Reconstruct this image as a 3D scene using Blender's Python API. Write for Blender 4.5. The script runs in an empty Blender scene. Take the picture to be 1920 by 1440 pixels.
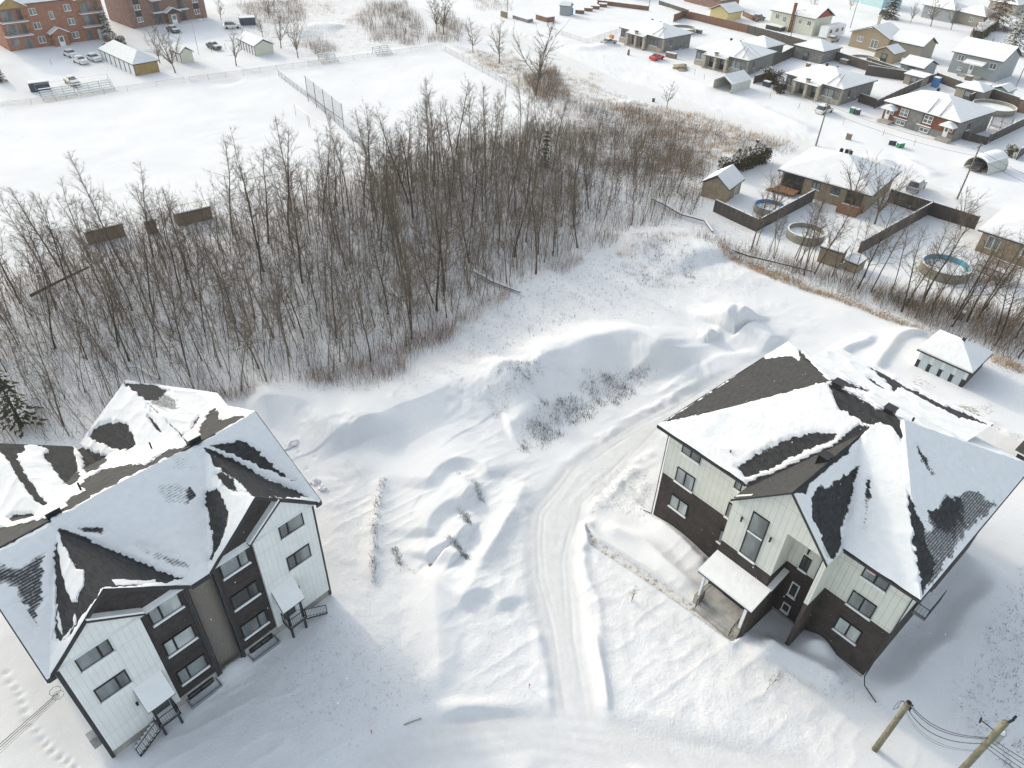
import bpy, bmesh, math, random
import numpy as np
from mathutils import Vector, Matrix
R = math.radians
random.seed(7)
rng = np.random.default_rng(7)
sc = bpy.context.scene
COL = sc.collection

# ---------------------------------------------------------------- camera (drone, 45 m up)
PITCH, ROLL, FL, CH = R(38.04), R(2.1), 1340.0, 45.0
_f = np.array([0, math.cos(PITCH), -math.sin(PITCH)])
_r0 = np.array([1, 0, 0.]); _u0 = np.cross(_r0, _f)
_r = math.cos(ROLL)*_r0 + math.sin(ROLL)*_u0
_u = -math.sin(ROLL)*_r0 + math.cos(ROLL)*_u0
cd = bpy.data.cameras.new('drone_camera'); cam = bpy.data.objects.new('drone_camera', cd); COL.objects.link(cam)
cd.sensor_fit = 'HORIZONTAL'; cd.sensor_width = 36.0; cd.lens = 36.0*FL/1920.0
cd.clip_start = 0.5; cd.clip_end = 4000
m3 = Matrix(((_r[0], _u[0], -_f[0]), (_r[1], _u[1], -_f[1]), (_r[2], _u[2], -_f[2])))
cam.matrix_world = Matrix.Translation((0, 0, CH)) @ m3.to_4x4()
sc.camera = cam
# ---------------------------------------------------------------- light
SUN_TRAVEL = 133.0      # compass heading the light travels to (clockwise from +Y)
SUN_EL = 23.0
w = bpy.data.worlds.new('World'); sc.world = w; w.use_nodes = True
nt = w.node_tree; nt.nodes.clear()
sky = nt.nodes.new('ShaderNodeTexSky'); sky.sky_type = 'NISHITA'; sky.sun_disc = False
sky.sun_elevation = R(SUN_EL); sky.sun_rotation = R(SUN_TRAVEL+180.0); sky.air_density = 1.0; sky.dust_density = 2.5; sky.ozone_density = 1.0
bg = nt.nodes.new('ShaderNodeBackground'); bg.inputs[1].default_value = 0.15
wo = nt.nodes.new('ShaderNodeOutputWorld')
hs = nt.nodes.new('ShaderNodeHueSaturation'); hs.inputs['Saturation'].default_value = .50   # thin high cloud
nt.links.new(sky.outputs[0], hs.inputs['Color']); tn = nt.nodes.new('ShaderNodeMix'); tn.data_type = 'RGBA'; tn.blend_type = 'MULTIPLY'; tn.inputs[0].default_value = 1; tn.inputs[7].default_value = (.99, 1.012, .985, 1)
nt.links.new(hs.outputs[0], tn.inputs[6]); nt.links.new(tn.outputs[2], bg.inputs[0]); nt.links.new(bg.outputs[0], wo.inputs[0])
sd = bpy.data.lights.new('sun', 'SUN'); sd.energy = 0.66; sd.angle = R(3); sd.color = (1.0, 0.87, 0.65)
so = bpy.data.objects.new('sun', sd); COL.objects.link(so)
tv = Vector((math.sin(R(SUN_TRAVEL))*math.cos(R(SUN_EL)), math.cos(R(SUN_TRAVEL))*math.cos(R(SUN_EL)), -math.sin(R(SUN_EL))))
so.rotation_euler = tv.to_track_quat('-Z', 'Y').to_euler(); so.location = (-80, 80, 90)
sc.view_settings.view_transform = 'Standard'; sc.view_settings.look = 'None'
sc.view_settings.exposure = 1.02; sc.view_settings.gamma = 1.0
sc.render.resolution_x = 1024; sc.render.resolution_y = 768

# ---------------------------------------------------------------- survey helpers
def G(px, py, z=0.0):
    """point of the horizontal plane z that the surveyed photo position falls on"""
    d = _r*(px-960) - _u*(py-720) + _f*FL
    t = (z-CH)/d[2]
    return np.array([d[0]*t, d[1]*t, z])
def PJ(P):
    v = np.asarray(P, float) - np.array([0, 0, CH])
    dz = v @ _f
    return np.stack([960+FL*(v @ _r)/dz, 720-FL*(v @ _u)/dz], -1)
def ang(a, b): return math.atan2(b[1]-a[1], b[0]-a[0])
_tab = rng.random((256, 256))
def vn(x, y, s, seed=0):
    x = np.asarray(x, float)/s + seed*17.31; y = np.asarray(y, float)/s + seed*9.77
    xi = np.floor(x).astype(int); yi = np.floor(y).astype(int); fx = x-xi; fy = y-yi
    fx = fx*fx*(3-2*fx); fy = fy*fy*(3-2*fy)
    a = _tab[xi & 255, yi & 255]; b = _tab[(xi+1) & 255, yi & 255]; c = _tab[xi & 255, (yi+1) & 255]; d = _tab[(xi+1) & 255, (yi+1) & 255]
    return (a*(1-fx)+b*fx)*(1-fy) + (c*(1-fx)+d*fx)*fy
def fbm(x, y, s, oc=4, seed=0):
    t = 0; a = 1.0; n = 0
    for i in range(oc):
        t = t + a*vn(x, y, s/2**i, seed+i); n += a; a *= .5
    return t/n
def sdist(x, y, poly, closed=True):
    """signed distance to polygon (positive inside) or distance to polyline"""
    x = np.asarray(x, float); y = np.asarray(y, float)
    d = np.full(x.shape, 1e9); ins = np.zeros(x.shape, bool); n = len(poly)
    for i in range(n if closed else n-1):
        ax, ay = poly[i][:2]; bx, by = poly[(i+1) % n][:2]
        ex, ey = bx-ax, by-ay; L2 = ex*ex+ey*ey+1e-12
        t = np.clip(((x-ax)*ex+(y-ay)*ey)/L2, 0, 1)
        d = np.minimum(d, np.hypot(x-ax-t*ex, y-ay-t*ey))
        if closed:
            c = ((ay > y) != (by > y)) & (x < (bx-ax)*(y-ay)/((by-ay) if by != ay else 1e-12)+ax)
            ins ^= c
    return np.where(ins, d, -d) if closed else d
def sstep(a, b, x):
    t = np.clip((x-a)/(b-a), 0, 1); return t*t*(3-2*t)

# ---------------------------------------------------------------- materials
class N:
    def __init__(s, name):
        s.m = bpy.data.materials.new(name); s.m.use_nodes = True; s.t = s.m.node_tree
        s.b = s.t.nodes['Principled BSDF']; s.out = s.t.nodes['Material Output']
    def n(s, typ, **kw):
        o = s.t.nodes.new('ShaderNode'+typ)
        for k, v in kw.items():
            if k.startswith('i_'):
                kk = k[2:]; o.inputs[int(kk) if kk.isdigit() else kk.replace('_', ' ')].default_value = v
            else: setattr(o, k, v)
        return o
    def l(s, a, b): s.t.links.new(a, b)
    def coord(s, kind='Object', scale=(1, 1, 1)):
        tc = s.n('TexCoord'); mp = s.n('Mapping'); mp.inputs['Scale'].default_value = scale
        s.l(tc.outputs[kind], mp.inputs[0]); return mp.outputs[0]
    def noise(s, co, scale, detail=4, rough=.55):
        o = s.n('TexNoise'); o.inputs['Scale'].default_value = scale; o.inputs['Detail'].default_value = detail; o.inputs['Roughness'].default_value = rough
        s.l(co, o.inputs['Vector']); return o.outputs['Fac']
    def ramp(s, fac, stops):
        o = s.n('ValToRGB'); e = o.color_ramp.elements
        while len(e) < len(stops): e.new(.5)
        for i, (p, c) in enumerate(stops):
            e[i].position = p; e[i].color = (c, c, c, 1) if isinstance(c, (int, float)) else (*c, 1)
        s.l(fac, o.inputs[0]); return o.outputs[0]
    def mix(s, fac, a, b):
        o = s.n('Mix'); o.data_type = 'RGBA'
        for i, v in ((0, fac), (6, a), (7, b)):
            if hasattr(v, 'is_output'): s.l(v, o.inputs[i])
            elif isinstance(v, (int, float)): o.inputs[i].default_value = v
            else: o.inputs[i].default_value = (*v, 1)
        return o.outputs[2]
    def math(s, op, a, b=0.0):
        o = s.n('Math'); o.operation = op
        for i, v in ((0, a), (1, b)):
            if hasattr(v, 'is_output'): s.l(v, o.inputs[i])
            else: o.inputs[i].default_value = v
        return o.outputs[0]
    def bump(s, h, strength=.5, dist=.02, prev=None):
        o = s.n('Bump'); o.inputs['Strength'].default_value = strength; o.inputs['Distance'].default_value = dist
        s.l(h, o.inputs['Height'])
        if prev: s.l(prev, o.inputs['Normal'])
        return o.outputs[0]
def plain(name, c, rough=.7, var=.25, scale=3.0, metal=0.0, bump=.0, spec=.3):
    k = N(name); co = k.coord()
    f = k.ramp(k.noise(co, scale, 5), [(.3, 1-var), (.7, 1+var)])
    mm = k.n('Mix'); mm.data_type = 'RGBA'; mm.blend_type = 'MULTIPLY'; mm.inputs[0].default_value = 1; mm.inputs[6].default_value = (*c, 1)
    k.l(f, mm.inputs[7]); k.l(mm.outputs[2], k.b.inputs['Base Color'])
    k.b.inputs['Roughness'].default_value = rough; k.b.inputs['Metallic'].default_value = metal
    k.b.inputs['Specular IOR Level'].default_value = spec
    if bump: k.l(k.bump(k.noise(co, scale*6, 4), bump, .03), k.b.inputs['Normal'])
    return k.m
SNOWC = (.86, .865, .875)
def m_snow():
    k = N('snow'); co = k.coord('Object')
    k.l(k.ramp(k.noise(co, .9, 5), [(.3, (.80, .80, .79)), (.7, (.87, .87, .86))]), k.b.inputs['Base Color'])
    b = k.bump(k.noise(co, 1.6, 6), .5, .12); k.l(k.bump(k.noise(co, 9, 3), .3, .02, b), k.b.inputs['Normal'])
    k.b.inputs['Roughness'].default_value = 1.0; k.b.inputs['Specular IOR Level'].default_value = 0.0
    return k.m
def m_ground():
    k = N('snow_ground'); co = k.coord('Object')
    at = k.n('Attribute'); at.attribute_name = 'gcol'   # r packed snow, g weeds and dirt, b roughness
    sp = k.n('SeparateColor'); k.l(at.outputs['Color'], sp.inputs[0])
    base = k.ramp(k.noise(co, .12, 6), [(.3, (.80, .80, .80)), (.7, (.86, .86, .86))])
    fine = k.ramp(k.noise(co, 7.0, 6, .75), [(.32, .93), (.62, 1.0)]); mf = k.n('Mix'); mf.data_type = 'RGBA'; mf.blend_type = 'MULTIPLY'; mf.inputs[0].default_value = 1; k.l(base, mf.inputs[6]); k.l(fine, mf.inputs[7]); base = mf.outputs[2]
    packn = k.math('MULTIPLY', sp.outputs[0], k.ramp(k.noise(co, 1.1, 7, .7), [(.3, .25), (.7, 1.0)]))
    c1 = k.mix(packn, base, (.66, .65, .635))
    # small litter, broken weed stems
    n1 = k.noise(co, 3.2, 5, .7); n2 = k.noise(co, .55, 3)
    spk = k.math('MULTIPLY', k.ramp(k.math('ADD', n1, k.math('MULTIPLY', k.math('SUBTRACT', sp.outputs[1], .5), .16)), [(.56, 0.), (.64, 1.)]), k.ramp(n2, [(.35, .15), (.65, 1.)]))
    spk = k.math('MULTIPLY', spk, sp.outputs[1])
    cc = k.mix(k.noise(co, 1.3, 2), (.16, .115, .075), (.26, .2, .14))
    c2 = k.mix(spk, c1, cc)
    k.l(c2, k.b.inputs['Base Color'])
    b = k.bump(k.noise(co, .5, 6), .15, .30)
    b = k.bump(k.noise(co, 2.4, 5), .22, .06, b)
    h = k.math('MULTIPLY', k.noise(co, 5.0, 5, .65), k.math('ADD', sp.outputs[2], .12))
    b = k.bump(h, .5, .22, b)
    k.l(b, k.b.inputs['Normal'])
    k.b.inputs['Roughness'].default_value = 1.0; k.b.inputs['Specular IOR Level'].default_value = 0.0
    return k.m
def m_roof():
    k = N('shingle_roof'); co = k.coord('Object')
    at = k.n('Attribute'); at.attribute_name = 'snow'
    sx = k.n('SeparateXYZ'); k.l(co, sx.inputs[0])
    # courses run level, so the course number depends on height only
    saw = k.math('FRACT', k.math('MULTIPLY', sx.outputs['Z'], 1/.085))
    cs = k.math('FLOOR', k.math('MULTIPLY', sx.outputs['Z'], 1/.085))
    along = k.math('ADD', k.math('MULTIPLY', sx.outputs['X'], 3.3), k.math('ADD', k.math('MULTIPLY', sx.outputs['Y'], 3.3), k.math('MULTIPLY', cs, 1.37)))
    wn = k.n('TexWhiteNoise'); wn.noise_dimensions = '2D'; cv = k.n('CombineXYZ')
    k.l(k.math('FLOOR', along), cv.inputs[0]); k.l(cs, cv.inputs[1]); k.l(cv.outputs[0], wn.inputs[0])
    tile = k.mix(wn.outputs[0], (.029, .030, .032), (.056, .057, .059))
    tile = k.mix(k.ramp(k.noise(co, 14, 4, .7), [(.4, 0.), (.7, .45)]), tile, (.082, .080, .077))
    gap = k.ramp(saw, [(.0, 1.), (.18, 0.)])
    tile = k.mix(k.math('MULTIPLY', gap, .6), tile, (.016, .015, .015))
    sn = k.ramp(k.noise(co, 2.5, 4), [(.3, (.81, .81, .80)), (.7, (.87, .87, .865))])
    pat = k.math('ADD', k.math('MULTIPLY', k.ramp(saw, [(0., 1.), (.6, 0.)]), .24), k.math('MULTIPLY', k.noise(co, 6.5, 6, .75), .92))
    v = k.math('ADD', k.math('MULTIPLY', at.outputs['Fac'], 1.35), k.math('SUBTRACT', k.math('MULTIPLY', pat, .62), .47))
    fac = k.ramp(v, [(.32, 0.), (.56, 1.)])
    fac = k.math('MAXIMUM', fac, k.math('MULTIPLY', k.ramp(at.outputs['Fac'], [(.33, 0.), (.8, 1.)]), .85))
    k.l(k.mix(fac, tile, sn), k.b.inputs['Base Color'])
    b = k.bump(saw, .5, .02); b2 = k.bump(k.math('MULTIPLY', k.noise(co, 2.2, 5), fac), .5, .10, b)
    k.l(b2, k.b.inputs['Normal'])
    k.b.inputs['Roughness'].default_value = .85; k.b.inputs['Specular IOR Level'].default_value = .15
    return k.m
def m_brick(name, c1, c2, mortar, row=.075, w=.24, axis='X'):
    k = N(name); tc = k.n('TexCoord'); sx = k.n('SeparateXYZ'); k.l(tc.outputs['Object'], sx.inputs[0])
    cv = k.n('CombineXYZ'); k.l(k.math('ADD', sx.outputs['X'], sx.outputs['Y']), cv.inputs[0]); k.l(sx.outputs['Z'], cv.inputs[1])
    br = k.n('TexBrick'); k.l(cv.outputs[0], br.inputs['Vector'])
    br.inputs['Scale'].default_value = 1; br.inputs['Row Height'].default_value = row; br.inputs['Brick Width'].default_value = w
    br.inputs['Mortar Size'].default_value = row*.12; br.inputs['Bias'].default_value = 0
    br.inputs['Color1'].default_value = (*c1, 1); br.inputs['Color2'].default_value = (*c2, 1); br.inputs['Mortar'].default_value = (*mortar, 1)
    v = k.ramp(k.noise(tc.outputs['Object'], 1.1, 5), [(.3, .78), (.7, 1.2)])
    mm = k.n('Mix'); mm.data_type = 'RGBA'; mm.blend_type = 'MULTIPLY'; mm.inputs[0].default_value = 1
    k.l(br.outputs['Color'], mm.inputs[6]); k.l(v, mm.inputs[7]); k.l(mm.outputs[2], k.b.inputs['Base Color'])
    k.l(k.bump(br.outputs['Fac'], .3, -.01), k.b.inputs['Normal'])
    k.b.inputs['Roughness'].default_value = .85; k.b.inputs['Specular IOR Level'].default_value = .2
    return k.m
def m_siding(name, c, pitch=.42, vertical=True, dark=.55):
    """boards with a narrow shadow joint; every third level a horizontal butt joint"""
    k = N(name); tc = k.n('TexCoord'); sx = k.n('SeparateXYZ'); k.l(tc.outputs['Object'], sx.inputs[0])
    a = k.math('ADD', sx.outputs['X'], sx.outputs['Y']) if vertical else sx.outputs['Z']
    fr = k.math('FRACT', k.math('MULTIPLY', a, 1/pitch))
    j = k.ramp(fr, [(0., 1.), (.045, 1.), (.075, 0.)])
    if vertical:
        fz = k.math('FRACT', k.math('MULTIPLY', k.math('ADD', sx.outputs['Z'], .55), 1/3.05))
        j = k.math('MAXIMUM', j, k.ramp(fz, [(0., 1.), (.008, 1.), (.014, 0.)]))
    col = k.mix(k.ramp(k.noise(tc.outputs['Object'], 1.2, 5), [(.3, 0.), (.75, 1.)]), tuple(x*.9 for x in c), c)
    k.l(k.mix(k.math('MULTIPLY', j, dark), col, (.16, .16, .155)), k.b.inputs['Base Color'])
    k.l(k.bump(j, .5, -.015), k.b.inputs['Normal'])
    k.b.inputs['Roughness'].default_value = .55; k.b.inputs['Specular IOR Level'].default_value = .3
    return k.m
def m_glass(name, c=(.07, .08, .085), curtain=(.30, .33, .33)):
    k = N(name); co = k.coord('Object', (1, 1, .25))
    f = k.ramp(k.noise(co, .55, 3), [(.42, 0.), (.6, 1.)])
    k.l(k.mix(f, c, curtain), k.b.inputs['Base Color'])
    k.b.inputs['Roughness'].default_value = .08; k.b.inputs['Specular IOR Level'].default_value = .6
    return k.m
def m_mesh(name, c, dens):
    """woven wire netting: crossed diagonal wires, open in between"""
    k = N(name); tc = k.n('TexCoord'); sx = k.n('SeparateXYZ'); k.l(tc.outputs['Object'], sx.inputs[0])
    h = k.math('ADD', sx.outputs['X'], sx.outputs['Y'])
    a = k.math('FRACT', k.math('MULTIPLY', k.math('ADD', h, sx.outputs['Z']), 9.0))
    b = k.math('FRACT', k.math('MULTIPLY', k.math('SUBTRACT', h, sx.outputs['Z']), 9.0))
    f = k.math('MAXIMUM', k.math('LESS_THAN', a, dens), k.math('LESS_THAN', b, dens))
    tr = k.n('BsdfTransparent'); mx = k.n('MixShader'); k.l(f, mx.inputs[0]); k.l(tr.outputs[0], mx.inputs[1]); k.l(k.b.outputs[0], mx.inputs[2])
    k.l(mx.outputs[0], k.out.inputs[0]); k.b.inputs['Base Color'].default_value = (*c, 1); k.b.inputs['Roughness'].default_value = .5
    return k.m
M = {}
M['snow'] = m_snow(); M['ground'] = m_ground(); M['roof'] = m_roof()
M['dark_brick'] = m_brick('dark_brick', (.042, .037, .037), (.070, .060, .058), (.03, .028, .028))
M['brown_brick'] = m_brick('brown_brick', (.054, .045, .041), (.074, .062, .056), (.045, .04, .037))
M['red_brick'] = m_brick('red_brick', (.30, .105, .055), (.38, .15, .08), (.30, .23, .19))
M['maroon_brick'] = m_brick('maroon_brick', (.20, .10, .075), (.27, .15, .11), (.25, .21, .18))
M['rust_brick'] = m_brick('rust_brick', (.17, .06, .03), (.25, .09, .045), (.12, .08, .06))
M['tan_brick'] = m_brick('tan_brick', (.30, .24, .15), (.38, .30, .20), (.28, .24, .18))
M['gold_brick'] = m_brick('gold_brick', (.36, .23, .07), (.44, .30, .11), (.28, .22, .13))
M['grey_brick'] = m_brick('grey_brick', (.17, .165, .155), (.25, .24, .225), (.2, .2, .19))
M['stone'] = m_brick('stone', (.40, .36, .28), (.52, .47, .38), (.3, .28, .24), .2, .5)
M['white_siding'] = m_siding('white_siding', (.78, .80, .78), .33, True, .28)
M['cream_siding'] = m_siding('cream_siding', (.68, .69, .62), .42, True, .45)
M['cream_lap'] = m_siding('cream_lap', (.66, .66, .54), .2, False)
M['yellow_lap'] = m_siding('yellow_lap', (.68, .56, .26), .2, False)
M['tan_lap'] = m_siding('tan_lap', (.36, .28, .18), .2, False)
M['greige_lap'] = m_siding('greige_lap', (.33, .30, .24), .2, False)
M['grey_lap'] = m_siding('grey_lap', (.30, .33, .34), .2, False)
M['blue_lap'] = m_siding('blue_lap', (.38, .55, .60), .2, False)
M['white_lap'] = m_siding('white_lap', (.72, .73, .72), .2, False)
M['stucco'] = plain('stucco', (.21, .19, .165), .9, .12, 6, bump=.3)
M['concrete'] = plain('concrete', (.36, .34, .31), .9, .2, 2, bump=.3)
M['concrete_path'] = plain('concrete_path', (.47, .45, .42), .9, .3, 1.2, bump=.4)
M['black'] = plain('black_metal', (.018, .019, .021), .45, .2, 3, .3)
M['dark_trim'] = plain('dark_trim', (.035, .036, .04), .5, .2)
M['white_trim'] = plain('white_trim', (.78, .79, .79), .5, .06)
M['grey_metal'] = plain('grey_metal', (.35, .37, .38), .4, .15, 3, .7)
M['red_metal'] = plain('red_metal', (.28, .04, .04), .5, .1)
M['glass'] = m_glass('window_glass', (.105, .115, .118), (.24, .27, .27)); M['glass_dark'] = m_glass('dark_window_glass', (.035, .037, .037), (.10, .11, .11)); M['glass_pale'] = m_glass('curtained_glass', (.22, .24, .24), (.46, .50, .49))  # the last is the palest, with the lightest curtain tone
M['wood'] = plain('grey_wood', (.20, .165, .125), .85, .3, 4, bump=.3)
M['deck_wood'] = plain('brown_deck_wood', (.27, .14, .075), .8, .3, 4, bump=.3)
M['pole_wood'] = plain('treated_pole_wood', (.20, .185, .125), .85, .35, 3, bump=.4)
M['far_pole'] = plain('weathered_pole_wood', (.20, .17, .14), .85, .3, 2)
M['fence_dark'] = m_siding('dark_fence_board', (.075, .062, .055), .16, True, .7)
M['fence_brown'] = m_siding('brown_fence_board', (.20, .10, .06), .16, True, .7)
M['door_pale'] = m_siding('pale_door', (.55, .61, .63), .25, False, .15)
M['pool_wall'] = plain('pool_wall', (.26, .25, .20), .6, .15)
M['pool_blue'] = plain('blue_pool_liner', (.06, .22, .42), .4, .1); M['pool_teal'] = plain('teal_pool_liner', (.10, .32, .42), .4, .1)
M['tyre'] = plain('tyre_rubber', (.02, .02, .02), .9, .1)
M['mesh'] = m_mesh('chain_link', (.22, .23, .24), .10); M['net'] = m_mesh('backstop_net', (.10, .11, .13), .17); M['lattice'] = m_mesh('deck_lattice', (.5, .47, .42), .38)
M['fabric'] = plain('pale_tarpaulin', (.55, .55, .50), .7, .12)
M['grey_rock'] = plain('boulder_rock', (.30, .25, .18), .9, .35, 2, bump=.6)
M['bark'] = plain('grey_bark', (.12, .092, .068), .95, .35, 2.5, bump=.3)
M['bark_pale'] = plain('pale_aspen_bark', (.29, .25, .19), .9, .3, 2.5)
M['bark_dark'] = plain('dark_bark', (.055, .045, .036), .95, .3, 2.5)
M['twig'] = plain('fine_twigs', (.160, .125, .092), .95, .3, 1.5)
M['brush'] = plain('brown_brush', (.20, .140, .088), .95, .4, .4)
M['brush_red'] = plain('reddish_brush', (.20, .105, .062), .95, .4, .4)
M['grass'] = plain('dry_grass', (.42, .27, .12), .95, .35, .5)
M['weed'] = plain('dead_weeds', (.035, .032, .028), .95, .4, .8)
M['needle'] = plain('conifer_needles', (.055, .062, .03), .9, .4, .8)
M['hedge'] = plain('cedar_hedge', (.085, .072, .03), .9, .45, 1.0)
M['oak_leaf'] = plain('dead_oak_leaves', (.17, .085, .05), .9, .4, 1.0)
M['wire'] = plain('black_cable', (.03, .035, .04), .6, .1)
M['orange'] = plain('orange_plastic', (.75, .30, .05), .5, .1); M['green'] = plain('green_plastic', (.03, .20, .10), .5, .1); M['navy'] = plain('navy_plastic', (.04, .05, .09), .5, .1)
M['bluep'] = plain('blue_plastic', (.05, .22, .45), .5, .1); M['red_paint'] = plain('red_paint', (.55, .03, .03), .3, .05, spec=.6); M['pink'] = plain('pink_marker', (.8, .12, .16), .6, .1)
M['silver_paint'] = plain('silver_paint', (.38, .39, .40), .3, .06, metal=.4, spec=.6); M['dark_paint'] = plain('charcoal_paint', (.05, .055, .06), .3, .06, spec=.6)
M['white_paint'] = plain('white_paint', (.70, .70, .68), .3, .05, spec=.6); M['beige_paint'] = plain('champagne_paint', (.42, .40, .35), .3, .05, metal=.3, spec=.6)

# ---------------------------------------------------------------- object helpers
def link(o, parent=None):
    COL.objects.link(o)
    if parent is not None: o.parent = parent
    return o
def tag(o, label=None, cat=None, group=None, kind=None):
    if label: o['label'] = label
    if cat: o['category'] = cat
    if group: o['group'] = group
    if kind: o['kind'] = kind
    return o
def thing(name, label, cat, loc=(0, 0, 0), rz=0.0, group=None):
    o = bpy.data.objects.new(name, None); link(o); o.location = tuple(float(c) for c in loc); o.rotation_euler = (0, 0, rz)
    o.empty_display_size = .3
    return tag(o, label, cat, group)
class MB:
    def __init__(s): s.v = []; s.f = []; s.c = []
    def add(s, vs, fs):
        k = len(s.v); s.c.append((k, len(s.f))); s.v += [tuple(map(float, p)) for p in vs]; s.f += [tuple(i+k for i in f) for f in fs]; return s
    def box(s, x0, x1, y0, y1, z0, z1):
        return s.add([(x0, y0, z0), (x1, y0, z0), (x1, y1, z0), (x0, y1, z0), (x0, y0, z1), (x1, y0, z1), (x1, y1, z1), (x0, y1, z1)],
                     [(0, 3, 2, 1), (4, 5, 6, 7), (0, 1, 5, 4), (1, 2, 6, 5), (2, 3, 7, 6), (3, 0, 4, 7)])
    def face(s, *p): return s.add(p, [tuple(range(len(p)))])
    def slab(s, pts, d):
        """closed solid: polygon pts and the same polygon moved by d"""
        n = len(pts); q = [tuple(a+b for a, b in zip(p, d)) for p in pts]
        return s.add(list(pts)+q, [tuple(range(n)), tuple(range(2*n-1, n-1, -1))]+[(i, i+n, (i+1) % n+n, (i+1) % n) for i in range(n)])
    def front(s, uz, v0, v1): return s.slab([(u, v0, z) for u, z in uz], (0, v1-v0, 0))
    def tube(s, a, b, r0, r1=None, n=6, cap=True):
        a = Vector(a); b = Vector(b); r1 = r0 if r1 is None else r1; d = (b-a)
        if d.length < 1e-6: return s
        x = d.orthogonal().normalized(); y = d.normalized().cross(x); vs = []
        for c, r in ((a, r0), (b, r1)):
            for i in range(n):
                t = 2*math.pi*i/n; vs.append(c+x*math.cos(t)*r+y*math.sin(t)*r)
        fs = [(i, (i+1) % n, (i+1) % n+n, i+n) for i in range(n)]
        if cap: fs += [tuple(range(n-1, -1, -1)), tuple(range(n, 2*n))]
        return s.add(vs, fs)
    def path(s, pts, r, n=5):
        for a, b in zip(pts[:-1], pts[1:]): s.tube(a, b, r, r, n)
        return s
    def cyl(s, c, r, z0, z1, n=24, cap=True): return s.tube((c[0], c[1], z0), (c[0], c[1], z1), r, r, n, cap)
    def build(s, name, m, parent=None, smooth=False, label=None, sep=False):
        if sep:
            o = None; cuts = s.c+[(len(s.v), len(s.f))]
            for (v0, f0), (v1, f1) in zip(cuts[:-1], cuts[1:]):
                p = MB(); p.v = s.v[v0:v1]; p.f = [tuple(i-v0 for i in f) for f in s.f[f0:f1]]; o = p.build(name, m, parent, smooth, label)
            return o
        me = bpy.data.meshes.new(name); me.from_pydata(s.v, [], s.f); me.update()
        bm = bmesh.new(); bm.from_mesh(me); bmesh.ops.recalc_face_normals(bm, faces=bm.faces); bm.to_mesh(me); bm.free()
        me.materials.append(M[m] if isinstance(m, str) else m)
        if smooth: me.polygons.foreach_set('use_smooth', [True]*len(me.polygons))
        o = bpy.data.objects.new(name, me); link(o, parent)
        if label: o['label'] = label
        return o
def np_mesh(name, V, F, m, parent=None, smooth=False, attrs=None, cols=None):
    V = np.asarray(V, np.float32); F = np.asarray(F, np.int32); k = F.shape[1]
    me = bpy.data.meshes.new(name); me.vertices.add(len(V)); me.vertices.foreach_set('co', V.ravel())
    me.loops.add(F.size); me.loops.foreach_set('vertex_index', F.ravel())
    me.polygons.add(len(F)); me.polygons.foreach_set('loop_start', np.arange(len(F), dtype=np.int32)*k)
    me.polygons.foreach_set('loop_total', np.full(len(F), k, np.int32))
    if smooth: me.polygons.foreach_set('use_smooth', np.ones(len(F), bool))
    me.update(calc_edges=True)
    if attrs:
        for n_, a in attrs.items():
            at = me.attributes.new(n_, 'FLOAT', 'POINT'); at.data.foreach_set('value', np.asarray(a, np.float32))
    if cols:
        for n_, a in cols.items():
            at = me.attributes.new(n_, 'FLOAT_COLOR', 'POINT'); at.data.foreach_set('color', np.asarray(a, np.float32).ravel())
    me.materials.append(M[m] if isinstance(m, str) else m)
    o = bpy.data.objects.new(name, me); link(o, parent); return o
# ================================================================ TERRAIN
def Gp(pts): return [tuple(G(*p)[:2]) for p in pts]
DRIVE = Gp([(985, 1460), (1035, 1340), (1010, 1180), (985, 1080), (990, 960), (1060, 870), (1180, 790), (1290, 730), (1400, 672), (1500, 660), (1640, 700), (1700, 720), (1930, 830),
            (1930, 900), (1700, 800), (1420, 740), (1260, 800), (1225, 840), (1110, 950), (1085, 1060), (1100, 1200), (1130, 1340), (1200, 1460)])
STREET = Gp([(640, -20), (760, 20), (960, 70), (1130, 150), (1300, 208), (1500, 276), (1640, 322), (1800, 385), (1930, 440)])
SIDE_ROAD = Gp([(700, 1460), (800, 1395), (1000, 1370), (1150, 1390), (1400, 1440), (1500, 1460)])
PATH = Gp([(1098, 985), (1122, 1012), (1200, 1062), (1300, 1132), (1392, 1192), (1372, 1206), (1300, 1152), (1180, 1070), (1106, 1022)])
BR1 = Gp([(182, -30), (250, 60), (330, 110), (420, 150)]); BR2 = Gp([(0, 130), (60, 190), (140, 170)])
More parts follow.
